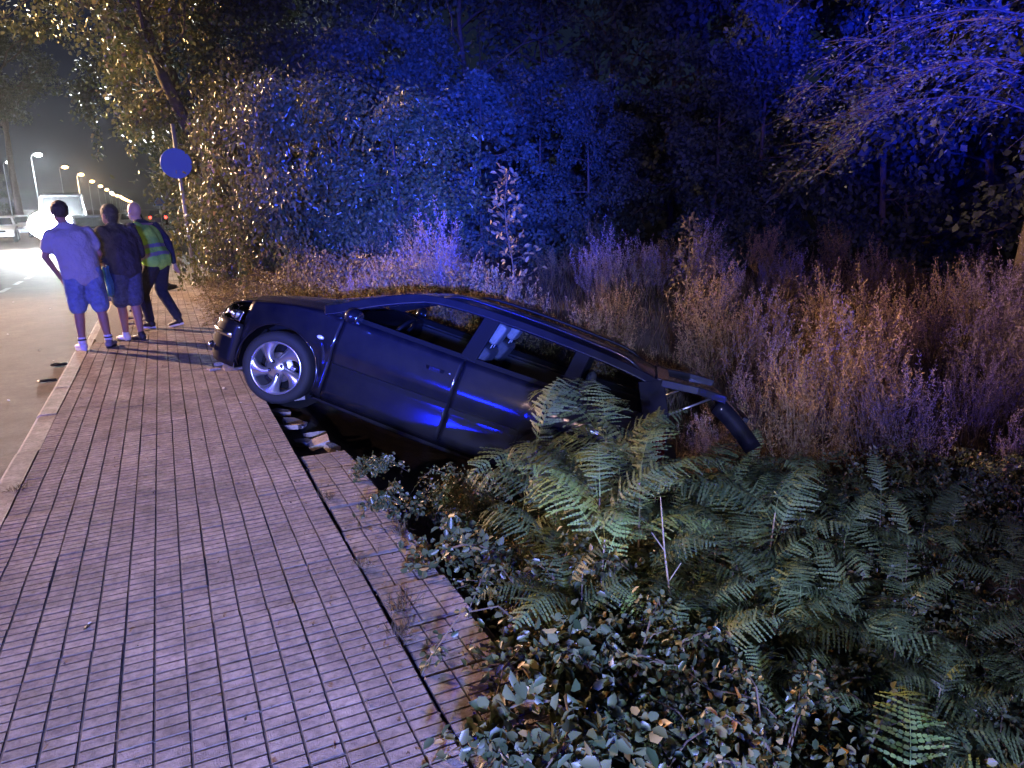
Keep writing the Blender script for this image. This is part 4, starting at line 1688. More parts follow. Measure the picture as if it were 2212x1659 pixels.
def place(o, loc, rz, s, label=None, cat=None, group=None, sz=None):
    o.location = loc
    o.rotation_euler = (0, 0, rz)
    o.scale = (s, s, sz or s)
    return meta(o, label, cat, group)


# ---- the ivy laden tree over the pavement
tA = make_tree('ivy_tree', 11, 10.5, 5.0, .38, 28000, .11, M['leaf_ivy'], levels=4, nlimb=13, trunk_r=.22, simple=False, spread=.20, lean=(-2.4, -.8), hang=55)
place(tA, ground_at(480, 21.5, 0), RAD(0), 1.05, 'tall tree thick with lamp lit ivy hanging over the pavement', 'tree')
tA3 = copy_tree(tA)
place(tA3, ground_at(455, 27, 0), RAD(40), 1.1, 'second lamp lit ivy tree farther along the pavement', 'tree')
tA2 = make_tree('ivy_bush', 12, 3.6, 2.2, .05, 9000, .10, M['leaf_ivy'], levels=3, nlimb=12, trunk_r=.07, simple=False, spread=.20, droop=.12, hang=26)
ivy_spots = [(482, 16.6, .62, 'ivy bush wrapped round the pole of the round blue sign'), (580, 15.5, .72, 'glossy leaved bush right of the round blue sign'),
             (620, 14.2, .80, 'glossy leaved bush behind the bonnet of the crashed car'), (520, 22, 1.25, 'tall ivy bush in front of the big ivy tree'),
             (860, 15.5, .95, 'leafy bush with pale leaves above the car windscreen'), (740, 16.5, 1.05, 'dark leafy bush behind the front door of the crashed car')]
for k, (px, d, s, lab) in enumerate(ivy_spots):
    o = tA2 if k == 0 else copy_tree(tA2)
    p = ground_at(px, d, 0)
    p.z = terr(p.x, p.y)
    place(o, p, 1.3 * k + .4, s, lab, 'bush', None, max(s, .95))

# ---- trees of the wood behind
t1 = make_tree('woodland_tree', 21, 11, 4.4, .10, 11000, .20, M['leaf_tree'], levels=4, nlimb=16, trunk_r=.15, spread=.15)
t2 = make_tree('woodland_tree', 22, 9.5, 3.6, .06, 11000, .17, M['leaf_tree'], levels=4, nlimb=15, trunk_r=.11, spread=.13, droop=.05)
t3 = make_tree('woodland_tree', 23, 7.5, 2.9, .04, 11000, .14, M['leaf_tree'], levels=4, nlimb=14, trunk_r=.08, spread=.11, droop=.04)
T = [t1, t2, t3]
used = set()
wood = [(560, 23, 1, 1.0), (700, 27, 0, 1.1), (760, 18.5, 2, .80), (900, 22, 2, .9), (1010, 29, 0, 1.15), (1040, 17.0, 2, .70), (1170, 20, 2, .78), (1320, 29, 0, 1.15),
        (1270, 17.5, 2, .58), (1450, 28, 1, 1.2), (1545, 17.5, 2, .78), (1640, 18, 2, .86), (1640, 28, 0, 1.2), (1790, 23, 1, .95), (1900, 16.5, 2, .95), (2040, 22, 0, 1.1), (2150, 17.5, 1, .95), (2300, 15.5, 2, 1.15), (2330, 24, 0, 1.2),
        (860, 30, 0, 1.35), (1180, 32, 0, 1.4), (1500, 33, 0, 1.4), (1850, 31, 0, 1.35), (2200, 33, 0, 1.4), (620, 33, 0, 1.35)]
for k, (px, d, ty, s) in enumerate(wood):
    if ty in used: o = copy_tree(T[ty])
    else:
        o = T[ty]
        used.add(ty)
    p = ground_at(px, d, 0)
    p.z = terr(p.x, p.y) - .1
    if d > 28: lab, gr = 'tall dark tree at the back of the unlit wood', 'dark trees at the back of the wood'
    elif px < 1250: lab, gr = 'blue tinged leafy tree of the wood behind the crashed car', 'leafy trees behind the crashed car'
    elif px < 1750: lab, gr = 'slender blue lit tree behind the weeds at centre right', 'blue lit trees behind the weeds'
    else: lab, gr = 'blue lit tree standing beyond the weeds on the right side', 'blue lit trees on the right'
    place(o, p, .9 * k, s, lab, 'tree', gr, s * (.9 + .05 * (k % 5)))

# trees on the far side of the road
tf = make_tree('roadside_tree', 31, 9, 4.6, .08, 16000, .14, M['leaf_far'], levels=4, nlimb=15, trunk_r=.2, spread=.35)
tt = make_tree('tall_roadside_tree', 37, 15, 6.2, .50, 16000, .20, M['leaf_far'], levels=4, nlimb=13, trunk_r=.28, spread=.3)
place(tt, (-12.6, 88, -.1), 1.0, 1.35, 'tall grey tree overhanging the road above the white street lamps', 'tree')
far = [(-17.0, 44, 1.1), (-19, 58, 1.2), (-21, 78, 1.25), (-24, 98, 1.3), (-27, 120, 1.35), (-31, 150, 1.3), (-36, 190, 1.4), (-42, 240, 1.5), (-52, 320, 1.8)]
for k, (x, y, s) in enumerate(far):
    o = tf if k == 0 else copy_tree(tf)
    place(o, (x, y, -.1), 1.1 * k, s, 'pale leafy roadside tree behind the parked cars and lamps', 'tree', 'trees across the road')
# trees along the near side in the distance
for k, (x, y, s) in enumerate(((6.0, 33, .80), (7.0, 42, .9), (8.2, 55, 1.0), (9.2, 72, 1.1), (10.0, 96, 1.15), (12, 130, 1.2), (14, 180, 1.3))):
    o = copy_tree(tf)
    place(o, (x, y, -.1), 1.7 * k, s, 'leafy tree beside the pavement past the round sign', 'tree', 'trees along the far pavement')


# ---- willow like tree with fine arching branches, upper right
def arching():
    q = random.Random(5)
    rs = NP(5)
    root = empty('arching_tree')
    mb = MB()
    mb.tube([(0, 0, 0), (.1, 0, 1.5), (.1, .1, 3), (0, .2, 5.2)], [.12, .10, .08, .04], 8)
    P, D = [], []
    for k in range(11):
        a = q.uniform(2.0, 4.6)
        z0 = q.uniform(1.5, 4.8)
        ln = q.uniform(1.8, 3.4)
        pts = []
        for i in range(9):
            t = i / 8
            r = ln * t
            pts.append(Vector((math.cos(a + .25 * t) * r, math.sin(a + .25 * t) * r, z0 + ln * (.55 * t - .75 * t * t))))
        mb.tube(pts, [.014 * (1 - .8 * i / 8) for i in range(9)], 5, cap=False)
        for i in range(1, 9):
            for j in range(7):
                p = pts[i] + Vector((q.gauss(0, .03), q.gauss(0, .03), 0))
                d = Vector((math.cos(a + q.gauss(0, .7)), math.sin(a + q.gauss(0, .7)), q.uniform(-.5, .5))).normalized()
                l = q.uniform(.25, .7)
                e1 = p + d * l * .5 + Vector((0, 0, -.03))
                e2 = p + d * l + Vector((0, 0, -.14))
                mb.tube([p, e1, e2], [.004, .003, .0015], 3, cap=False)
                for m_ in range(9):
                    P.append(lerp(p, e2, q.random()) + Vector((q.gauss(0, .07), q.gauss(0, .07), q.gauss(0, .09))))
                    D.append(d + Vector((q.gauss(0, .5), q.gauss(0, .5), -.2)))
    mb.obj('trunk', M['stem'], root, smooth=True)
    P = np.array([tuple(p) for p in P]); D = np.array([tuple(p) for p in D])
    V, F, T_ = leaves_np(P, D, .055, .024, rs, True)
    obj('crown', np_mesh('crown', V, F, T_), root, M['leaf_tree'])
    return root


ar = arching()
place(ar, ground_at(2230, 12.0, -.2), RAD(-25), 1.15, 'tree with pale thin branches arching out from the right edge', 'tree')


# ---- feathery weeds
def weed_mesh(seed, n=16, h=1.15, r=.34, leafn=32, lsize=.027):
    """bushy plumes: stems that fork into many upright feathery sprigs"""
    q = NP(seed)
    parts = []

    def strand(C, w):
        m = len(C)
        a = q.uniform(0, 6.28)
        side = np.array([np.sin(a), np.cos(a), 0]) * w
        ts = np.linspace(0, 1, m)
        V = np.concatenate([C - side, C + side * (1 - .6 * ts[:, None])])
        F = np.array([[i, i + 1, m + i + 1, m + i] for i in range(m - 1)])
        parts.append((V, F, np.full(len(F), .25)))
    for k in range(n):
        a = q.uniform(0, 2 * np.pi)
        b0 = np.array([.1 * r * np.cos(a), .1 * r * np.sin(a), -.05])
        ofr = q.uniform(.15, 1.35)
        hh = h * q.uniform(.75, 1.05) * (1.05 - .42 * ofr ** 2 / 1.2)
        out = np.array([np.cos(a), np.sin(a), 0]) * r * ofr
        m = 5
        ts = np.linspace(0, 1, m)
        C = b0 + np.outer(ts ** 1.2, out) + np.outer(ts, [0, 0, hh]) + q.normal(size=(m, 3)) * .015
        strand(C, .004)
        for j in range(7):
            t = q.uniform(.18, 1.0)
            i = min(int(t * (m - 1)), m - 2)
            p = C[i] + (C[i + 1] - C[i]) * (t * (m - 1) - i)
            b = q.uniform(0, 6.28)
            l = h * q.uniform(.16, .38)
            o2 = np.array([np.cos(b), np.sin(b), 0]) * l * .38
            m2 = 4
            t2 = np.linspace(0, 1, m2)
            C2 = p + np.outer(t2 ** .8, o2) + np.outer(t2 ** 1.2, [0, 0, l])
            strand(C2, .002)
            tt = q.uniform(.1, 1.05, leafn)
            P = p + np.outer(tt ** .8, o2) + np.outer(tt ** 1.2, [0, 0, l]) + q.normal(size=(leafn, 3)) * .012
            D = q.normal(size=(leafn, 3)) * .6 + np.array([0, 0, .8]) + o2 * 2
            parts.append(leaves_np(P, D, lsize * q.uniform(.6, 1.5, leafn), lsize * .38, q, True, tint=np.clip(q.rand(leafn) * .3 + (t * hh / h) * .75 - .1, 0, 1)))
    return np_mesh('sprigs', *join_np(parts))


WM = [weed_mesh(40 + k, n=(20, 22, 17, 20)[k], h=(1.0, .85, 1.2, .75)[k], r=(.38, .46, .32, .44)[k]) for k in range(4)]
for m_ in WM: m_.materials.append(M['weed_mauve'])
WO = []
for m_ in WM:
    c = m_.copy(); c.materials.clear(); c.materials.append(M['weed_ochre']); WO.append(c)
q = random.Random(77)
wn_ = 0
for row, (d0, n, px0, px1) in enumerate(((8.2, 17, 1240, 2330), (9.0, 20, 1180, 2330), (10.0, 23, 900, 2330), (11.2, 26, 760, 2350), (12.6, 26, 640, 2350), (14.2, 24, 620, 2350), (7.4, 12, 1480, 2330), (6.7, 8, 1700, 2330), (8.9, 14, 860, 1300), (8.3, 11, 960, 1330), (9.6, 13, 700, 1180))):
    for i in range(n):
        px = px0 + (px1 - px0) * (i + q.uniform(.1, .9)) / n
        d = d0 + q.uniform(-.4, .4)
        p = ground_at(px, d, 0)
        p.z = terr(p.x, p.y) - .03
        och = (mnoise.noise(Vector((p.x * .45, p.y * .45, 2.2))) + (-.15 if d < 8 else .02)) > .10
        if px < 1180: och = q.random() < .7
        s = q.uniform(.55, 1.3) * ((.80 if px < 880 else 1.08) if px < 1180 else 1.0) * (1.0 + .25 * mnoise.noise(Vector((p.x * .8, p.y * .8, 8))))
        if q.random() < .34 or mnoise.noise(Vector((p.x * .9, p.y * .9, 5.5))) > .28: continue
        o = obj('weed_clump', (WO if och else WM)[q.randrange(4)], None, None, p, (q.gauss(0, .08), q.gauss(0, .08), q.uniform(0, 6.3)), s)
        if px < 1180:
            meta(o, 'low dry yellowish weed clump behind the roof of the crashed car', 'weed', 'low dry weeds behind the car')
        elif och:
            meta(o, 'feathery rust brown weed clump growing beyond the ditch', 'weed', 'rust brown weeds beyond the ditch')
        else:
            meta(o, 'feathery mauve grey weed clump growing beyond the ditch', 'weed', 'mauve weeds beyond the ditch')
        wn_ += 1

# ---- dry grass over the banks: nobody could count it
rs = NP(3)
n = 36000
px_ = rs.uniform(640, 2350, n)
dd = 5.4 + 10 * rs.rand(n) ** .9
ang = YAW + np.arctan((px_ - CX) / F_PX * .97)
X, Yv = np.sin(ang) * dd, np.cos(ang) * dd
ok = (X > 1.2) & ~((X < 4.6) & (Yv < 8.2) & (Yv > 2.5) & (X < 5.0 - .25 * (Yv - 2.5)))
X, Yv, dd = X[ok], Yv[ok], dd[ok]
Z = np.array([terr(a, b) for a, b in zip(X, Yv)]) - .03
P = np.stack([X, Yv, Z], 1)
n = len(P)
D = rs.normal(size=(n, 3)) * .35 + np.array([0, 0, 1])
V, F, T_ = leaves_np(P, D, rs.uniform(.10, .30, n), rs.uniform(.006, .012, n), rs, True, fold=.0)
g = obj('dry_grass', np_mesh('dry_grass', V, F, T_), None, M['grass'])
meta(g, 'dry brown grass and stalks covering the bank beyond the ditch', 'grass', kind='stuff')


# ---- low ivy and bramble mounds creeping over the pavement edge
def mound(seed, n, r, h, leaf, simple=False, cane=7):
    q = NP(seed)
    root = empty('bramble')
    mb = MB()
    P, D = [], []
    for k in range(cane):
        a = q.uniform(0, 6.28)
        ln = r * q.uniform(1.2, 2.1)
        hh = h * q.uniform(.9, 1.7)
        pts = [Vector((math.cos(a + .5 * t) * ln * t, math.sin(a + .5 * t) * ln * t, hh * math.sin(min(1.15, t * 1.15) * math.pi) * .75 + .03)) for t in [i / 6 for i in range(7)]]
        mb.tube(pts, [.005 * (1 - .6 * i / 6) for i in range(7)], 4, cap=False)
        for j in range(26):
            t = q.uniform(.25, 1) * 5.99
            i = int(t)
            p = lerp(pts[i], pts[i + 1], t - i)
            for z in range(3):
                P.append(tuple(p + Vector(q.normal(size=3) * .022)))
                D.append(tuple(q.normal(size=3) * .8))
    mb.obj('canes', M['stem'], root)
    m = n
    th, ph = np.arccos(q.rand(m)), q.uniform(0, 6.283, m)
    rad = q.uniform(.55, 1.06, m)
    lump = 1 + .28 * np.sin(ph * 3 + seed) * np.sin(th * 4 + seed) + .16 * np.sin(ph * 7 + th * 5)
    Pm = np.stack([r * rad * lump * np.sin(th) * np.cos(ph), r * rad * lump * np.sin(th) * np.sin(ph), h * rad * lump * np.cos(th)], 1)
    # leaves in threes
    k3 = np.repeat(np.arange(m // 3), 3)
    Pm = Pm[k3] + q.normal(size=(len(k3), 3)) * leaf * .35
    Dm = q.normal(size=(len(k3), 3)) * .8 + Pm / r * .6 + np.array([0, 0, -.25])
    PP = np.concatenate([Pm, np.array(P)]); DD = np.concatenate([Dm, np.array(D)])
    V, F, T_ = leaves_np(PP, DD, leaf * q.uniform(.6, 1.35, len(PP)), leaf * .72 * q.uniform(.7, 1.2, len(PP)), q, simple)
    obj('foliage', np_mesh('foliage', V, F, T_), root, M['leaf_bramble'])
    return root


br = [mound(60 + k, 1900, .50, .40, .038) for k in range(3)]
bspots = []
q = random.Random(8)
for k in range(46):
    y = .55 + 3.9 * (k / 46) + q.uniform(-.1, .1)
    x = 1.22 + .95 * q.random() ** 1.3 + (.0 if y < 3 else .22)
    bspots.append((x, y, q.uniform(.55, .95) * (1 if y < 2.7 else .68)))
for k in range(14):
    bspots.append((q.uniform(1.9, 3.4), q.uniform(.6, 3.3), q.uniform(.7, 1.0)))
for k, (x, y, s) in enumerate(bspots):
    o = br[k] if k < 3 else copy_tree(br[k % 3])
    z = terr(x, y) - .02
    if x < 1.55: z = max(z, -.32)
    place(o, (x, y, z), q.uniform(0, 6.3), s, 'leafy bramble bush sprawling between the pavement edge and the ferns', 'bramble', 'brambles along the pavement edge')
for k in range(58):
    p = ground_at(q.uniform(1330, 2420), q.uniform(1.9, 6.4), 0) if k < 34 else ground_at(q.uniform(1850, 2440), q.uniform(3.3, 6.6), 0)
    if p.x < 1.7: continue
    o = copy_tree(br[k % 3])
    place(o, (p.x, p.y, terr(p.x, p.y)), q.uniform(0, 6.3), q.uniform(.6, .85), 'dim bramble bush on the ditch floor under the ferns', 'bramble', 'brambles on the ditch floor')
# trailing shoots that cross the slabs
tr = mound(70, 150, .16, .07, .040, cane=3)
for k, (x, y, s, lab) in enumerate(((.99, 2.05, 1.15, 'bramble shoot reaching over the loose slabs close to the camera'), (.98, 2.92, 1.1, 'bramble shoot creeping across the middle of the loose slab strip'), (.72, 1.50, 1.0, 'bramble shoot covering the nearest loose slab'),
                                    (.98, 3.55, .8, 'short bramble sprig in a gap of the loose slab strip'), (1.0, 1.62, 1.3, 'thick bramble shoot beside the nearest loose slab'), (1.02, 4.25, .7, 'small bramble sprig at the end of the loose slab strip'),
                                    (.60, 1.22, .8, 'bramble sprig low on the pavement at the bottom picture edge'))):
    o = tr if k == 0 else copy_tree(tr)
    place(o, (x, y, .0), 1.1 * k, s, lab, 'bramble')
# roadside mounds past the car, lit by the lamps
rm = mound(71, 3000, .62, .34, .034, simple=True, cane=9)
rm.children[1].data.materials[0] = M['leaf_dry']
q = random.Random(21)
mi = 0
for row in range(26):
    y = 8.55 + row * .52
    edge = interp(y, [(8, .95), (9.2, .85), (11, .42), (13, .38), (15, .55), (18, 1.0), (22, 1.6)])
    for c in range(3):
        o = rm if mi == 0 else copy_tree(rm)
        x = edge + .42 + c * .95 + q.uniform(-.12, .12)
        s = q.uniform(.62, .9) * (1 + .35 * c)
        place(o, (x, y + q.uniform(-.2, .2), terr(x, y) - .02), q.uniform(0, 6.3), s, 'low creeping bush covering the pavement edge past the car', 'bush', 'creeping bushes past the car', s * (.75 + .35 * c))
        mi += 1


# ---- ferns
def frond_mesh(seed, L=.62, curl=.6, np_=23, wid=.13, lobes=6):
    q = NP(seed)
    V, F, T_ = [], [], []

    def spine(t):
        a = 1.15 - (1.15 + curl) * t ** 1.25
        return a
    m = 24
    pts = [np.array([0., 0., 0.])]
    for i in range(m):
        t = (i + .5) / m
        a = spine(t)
        pts.append(pts[-1] + np.array([.02 * math.sin(t * 4 + seed), math.cos(a), math.sin(a)]) * L / m)
    pts = np.array(pts)

    def at(t):
        x = t * m
        i = min(int(x), m - 1)
        return pts[i] * (1 - (x - i)) + pts[i + 1] * (x - i), (pts[i + 1] - pts[i]) / np.linalg.norm(pts[i + 1] - pts[i])
    # rachis
    for i in range(m):
        w = .0028 * (1 - .8 * i / m)
        b = len(V)
        V += [pts[i] + [w, 0, 0], pts[i] + [-w, 0, 0], pts[i + 1] + [-w * .9, 0, 0], pts[i + 1] + [w * .9, 0, 0]]
        F.append([b, b + 1, b + 2, b + 3])
        T_.append(.9)
    for k in range(np_):
        t = .16 + .82 * (k / (np_ - 1)) ** .92
        c, d = at(t)
        if q.uniform() < .05: continue
        pl = wid * (math.sin(math.pi * min(1, (t - .08) * .95 + .10)) ** .75) * q.uniform(.72, 1.12)
        if t > .9: pl *= .7
        up = np.cross(np.array([1., 0, 0]), d)
        for s in (-1, 1):
            ax = np.array([s * math.cos(.38), 0, 0]) + d * math.sin(.38)
            ax = ax + up * q.uniform(-.45, .10) + d * q.uniform(-.16, .16)
            ax /= np.linalg.norm(ax)
            side = np.cross(ax, up)
            side /= np.linalg.norm(side)
            ptint = q.uniform(0, .6)
            for j in range(lobes):
                u0, u1 = j / lobes, (j + 1) / lobes
                lw = .0062 * (1 - u0) ** .5 + .0012
                p0 = c + ax * pl * u0 - up * pl * .22 * u0 ** 2
                p1 = c + ax * pl * u1 - up * pl * .22 * u1 ** 2
                pm = p0 * .35 + p1 * .65
                for ss in (-1, 1):
                    b = len(V)
                    V += [p0, p1, pm + side * lw * ss * 1.15 + ax * pl * .05, p0 * .7 + p1 * .3 + side * lw * ss]
                    F.append([b, b + 1, b + 2, b + 3])
                    T_.append(ptint + q.uniform(0, .4))
    me = np_mesh('frond', np.array(V), np.array(F), np.array(T_))
    me.materials.append(M['leaf_fern'])
    return me


FM = [frond_mesh(80, .60, .35), frond_mesh(81, .66, .75, wid=.145), frond_mesh(82, .52, 1.25, wid=.12), frond_mesh(83, .70, .55, wid=.15), frond_mesh(84, .42, -.1, np_=15, wid=.11)]


M['leaf_fern_dead'] = leaf_mat('withered_fern', (.07, .035, .015), (.20, .11, .05), rough=.8, trans=.2)
FM_DEAD = frond_mesh(95, .5, 1.5, np_=17, wid=.09)
FM_DEAD.materials.clear()
FM_DEAD.materials.append(M['leaf_fern_dead'])


def fern_proto(seed, n, stem_h):
    q = random.Random(seed)
    root = empty('fern')
    mb = MB()
    mb.tube([(0, 0, -.1), (.02, .01, stem_h * .5), (0, 0, stem_h)], [.006, .005, .0035], 5)
    mb.obj('stem', M['stem_pale'], root)
    for k in range(n):
        a = 2 * math.pi * (k + q.uniform(-.25, .25)) / n
        zz = stem_h * (.45 + .55 * ((k + q.random()) / n))
        f = obj('frond', FM[q.randrange(4)], root)
        f.location = (0, 0, zz)
        f.rotation_euler = (q.uniform(-.30, .55), q.uniform(-.35, .35), a)
        s = q.uniform(.7, 1.05)
        f.scale = (s, s, s)
    if seed % 2 == 0:
        f = obj('frond', FM_DEAD, root)
        f.location = (0, 0, stem_h * .5)
        f.rotation_euler = (-.25, .3, q.uniform(0, 6))
        f['label'] = 'brown withered frond'
    f = obj('frond', FM[4], root)
    f.location = (0, 0, stem_h)
    f.rotation_euler = (.3, 0, q.uniform(0, 6))
    return root


FP = [fern_proto(90 + k, (5, 6, 4, 5, 7)[k], (.50, .62, .42, .70, .55)[k]) for k in range(5)]
q = random.Random(99)
fs_ = []
# (px column, distance, scale, lift)
for d0, n, a, b in ((2.15, 8, 1330, 2330), (2.5, 11, 1180, 2330), (2.85, 12, 1150, 2330), (3.2, 14, 1110, 2330), (3.6, 15, 1080, 2330), (4.1, 16, 1060, 2330), (4.6, 16, 1110, 2330), (5.2, 11, 1500, 2330), (5.9, 8, 1640, 2330)):
    for i in range(n):
        fs_.append((a + (b - a) * (i + q.uniform(.1, .9)) / n, d0 + q.uniform(-.22, .22)))
nf = 0
for k, (px, d) in enumerate(fs_):
    p = ground_at(px, d, 0)
    z = terr(p.x, p.y)
    if p.x < 1.25: continue
    # keep the void at the lower right
    if 1800 < px < 2110 and d < 3.3: continue
    if px > 1750 and q.random() < .42: continue
    if px < 1130 and d > 4.0: continue
    o = FP[nf] if nf < 5 else copy_tree(FP[k % 5])
    nf += 1
    s = q.uniform(.80, 1.12)
    top = interp(px, [(1000, .40), (1180, .36), (1300, .20), (1400, .06), (1600, -.03), (1800, -.12), (2300, -.32)]) - (.12 if d > 4.4 and px > 1450 else 0) + (.0 if d > 3.9 and px < 1420 else 0) + q.uniform(-.12, .12)
    s *= max(.6, min(1.35, (top - z) / .85))
    place(o, (p.x, p.y, z), q.uniform(0, 6.3), s)
    if True:
        meta(o, 'arching green fern in the thicket filling the ditch', 'fern', 'ferns filling the ditch')
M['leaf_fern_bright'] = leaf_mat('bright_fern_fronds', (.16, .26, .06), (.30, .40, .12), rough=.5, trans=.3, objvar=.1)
FB = {}


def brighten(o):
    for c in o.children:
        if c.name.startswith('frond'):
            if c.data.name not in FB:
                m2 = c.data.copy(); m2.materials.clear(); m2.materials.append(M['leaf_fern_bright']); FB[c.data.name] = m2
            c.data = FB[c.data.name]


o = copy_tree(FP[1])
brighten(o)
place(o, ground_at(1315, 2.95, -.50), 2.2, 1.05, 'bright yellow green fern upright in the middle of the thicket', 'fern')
o.pop('group', None)
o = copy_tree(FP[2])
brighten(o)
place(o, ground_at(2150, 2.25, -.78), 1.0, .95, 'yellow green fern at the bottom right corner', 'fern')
o.pop('group', None)


# ---- the leafy sapling rising behind the car roof, and a twiggy shrub
def sapling(seed, h, n, leaf, name='sapling'):
    q = NP(seed)
    root = empty(name)
    mb = MB()
    pts = [Vector((.05 * math.sin(i), .04 * math.cos(i * 1.3), h * i / 6)) for i in range(7)]
    mb.tube(pts, [.012 * (1 - .7 * i / 6) for i in range(7)], 6)
    P, D = [], []
    for k in range(n):
        t = q.uniform(.3, 1.0)
        c = lerp(pts[int(t * 5.99)], pts[int(t * 5.99) + 1], t * 5.99 - int(t * 5.99))
        a = q.uniform(0, 6.28)
        r = (.42 * (1.1 - t) + .05) * q.uniform(.3, 1.1)
        e = c + Vector((math.cos(a) * r, math.sin(a) * r, .05 + .1 * q.rand()))
        if k % 3 == 0: mb.tube([c, e], [.003, .0015], 3, cap=False)
        P.append(tuple(e)); D.append((math.cos(a) * .6 + .5 * q.randn(), math.sin(a) * .6 + .5 * q.randn(), .2 + .6 * q.randn()))
    mb.obj('stem', M['stem'], root)
    V, F, T_ = leaves_np(np.array(P), np.array(D), leaf, leaf * .55, q, False)
    obj('foliage', np_mesh('foliage', V, F, T_), root, M['leaf_ivy'])
    return root


sp = sapling(5, 2.1, 150, .09)
for c_ in sp.children:
    if c_.name.startswith('foliage'): c_.data.materials[0] = M['leaf_dry']
p = ground_at(1100, 9.6, 0)
p.z = terr(p.x, p.y)
place(sp, p, 0, 1.0, 'upright sapling with oval leaves rising behind the car roof', 'sapling')
sp2 = copy_tree(sp)
p = ground_at(1490, 10.2, 0); p.z = terr(p.x, p.y)
place(sp2, p, 2, .80, 'shorter leafy sapling standing among the weeds at centre right', 'sapling')
for k, (px, d, s, lab) in enumerate(((1475, 2.9, .48, 'thin leafless twig poking out between the ferns below the tailgate'),)):
    mb = MB()
    mb.tube([(0, 0, 0), (.02, 0, .3), (-.03, 0, .6), (-.06, 0, .85)], [.006, .005, .004, .002], 5)
    mb.tube([(-.03, 0, .6), (-.10, 0, .70)], [.003, .002], 4)
    mb.tube([(.0, 0, .45), (.06, 0, .52)], [.003, .002], 4)
    o = mb.obj('twig', M['stem_pale'], None)
    p = ground_at(px, d, -.45)
    place(o, p, 0, 1.0, lab, 'twig')


# ---- labels that single plants out: the row they stand in and their place along it
ORD = ['first', 'second', 'third', 'fourth', 'fifth', 'sixth', 'seventh', 'eighth', 'ninth', 'tenth', 'eleventh', 'twelfth', 'thirteenth', 'fourteenth', 'fifteenth',
       'sixteenth', 'seventeenth', 'eighteenth', 'nineteenth', 'twentieth', 'twenty first', 'twenty second', 'twenty third', 'twenty fourth', 'twenty fifth']


def order_labels(group, rows):
    """rows: (test on distance, look, place) - members are counted from the left"""
    mem = [o for o in SC.objects if o.get('group') == group and o.parent is None]
    for lo, hi, look, where in rows:
        m_ = []
        for o in mem:
            d = math.hypot(o.location.x, o.location.y)
            if lo <= d < hi: m_.append((math.atan2(o.location.x, o.location.y), o))
        m_.sort(key=lambda t: t[0])
        for i, (_, o) in enumerate(m_):
            if i < len(ORD):
                o['label'] = '%s, %s from the left %s' % (look, ORD[i], where)


order_labels('ferns filling the ditch', ((0, 2.38, 'green fern', 'in the front row at the bottom edge'), (2.38, 2.86, 'green fern', 'in the second row behind the brambles'),
             (2.86, 3.36, 'green fern', 'in the third row of the thicket'), (3.36, 3.86, 'green fern', 'in the middle row of the thicket'),
             (3.86, 4.36, 'tall green fern', 'in the row before the sunken car'), (4.36, 4.88, 'tall green fern', 'in the row touching the sunken car'),
             (4.88, 5.6, 'dim green fern', 'in the row under the open tailgate'), (5.6, 9, 'dim green fern', 'in the last row before the weeds')))
for gname, look in (('rust brown weeds beyond the ditch', 'rust brown weed clump'), ('mauve weeds beyond the ditch', 'mauve weed clump'), ('low dry weeds behind the car', 'low yellowish weed clump')):
    order_labels(gname, ((0, 7.05, look, 'in the row nearest the ferns'), (7.05, 7.8, look, 'in the second row of the bank'), (7.8, 8.6, look, 'in the third row of the bank'),
                 (8.6, 9.45, look, 'in the middle of the bank'), (9.45, 10.6, look, 'well back on the bank'), (10.6, 11.85, look, 'in the back rows of the bank'), (11.85, 13.3, look, 'just before the trees'), (13.3, 30, look, 'in the last row at the trees')))
order_labels('brambles along the pavement edge', ((0, 1.6, 'leafy bramble', 'at the bottom edge of the photo'), (1.6, 2.1, 'leafy bramble', 'beside the nearest loose slabs'), (2.1, 2.6, 'leafy bramble', 'beside the middle loose slabs'),
             (2.6, 3.2, 'leafy bramble', 'beside the far loose slabs'), (3.2, 3.9, 'low bramble', 'before the earth hole'), (3.9, 9, 'low bramble', 'right under the car doors')))
order_labels('brambles on the ditch floor', ((0, 3, 'dim bramble', 'low under the nearest ferns'), (3, 4.2, 'dim bramble', 'low under the middle ferns'), (4.2, 5.2, 'dim bramble', 'low before the farthest ferns'), (5.2, 9, 'dim bramble', 'low under the farthest ferns')))
order_labels('leafy trees behind the crashed car', ((0, 18.5, 'leafy tree', 'close behind the car roof'), (18.5, 22.5, 'leafy tree', 'in the second line of the wood'), (22.5, 50, 'leafy tree', 'deeper in the wood')))
order_labels('blue lit trees behind the weeds', ((0, 20, 'slender blue lit tree', 'right behind the weeds'), (20, 50, 'slender blue lit tree', 'deeper behind the weeds')))
order_labels('blue lit trees on the right', ((0, 20, 'blue lit tree', 'close on the right side'), (20, 50, 'blue lit tree', 'deeper on the right side')))
order_labels('dark trees at the back of the wood', ((0, 90, 'tall dark tree', 'at the very back of the wood'),))
order_labels('creeping bushes past the car', ((0, 9.8, 'low creeping bush', 'next to the car bonnet'), (9.8, 11.5, 'low creeping bush', 'behind the bonnet beside the paving'), (11.5, 13.5, 'low creeping bush', 'halfway to the round sign'),
             (13.5, 15.8, 'low creeping bush', 'beyond the stepping man'), (15.8, 18.5, 'low creeping bush', 'short of the round sign'), (18.5, 40, 'low creeping bush', 'past the round sign')))
order_labels('trees across the road', ((0, 70, 'pale roadside tree', 'behind the parked cars'), (70, 500, 'pale roadside tree', 'far along the lamp row')))
order_labels('trees along the far pavement', ((0, 500, 'leafy tree', 'beside the pavement past the sign'),))


def recount(group, look, where):
    m_ = sorted([o for o in SC.objects if o.get('group') == group], key=lambda o: math.hypot(o.location.x, o.location.y))
    for i, o in enumerate(m_): o['label'] = '%s, %s nearest to the camera %s' % (look, ORD[i], where)


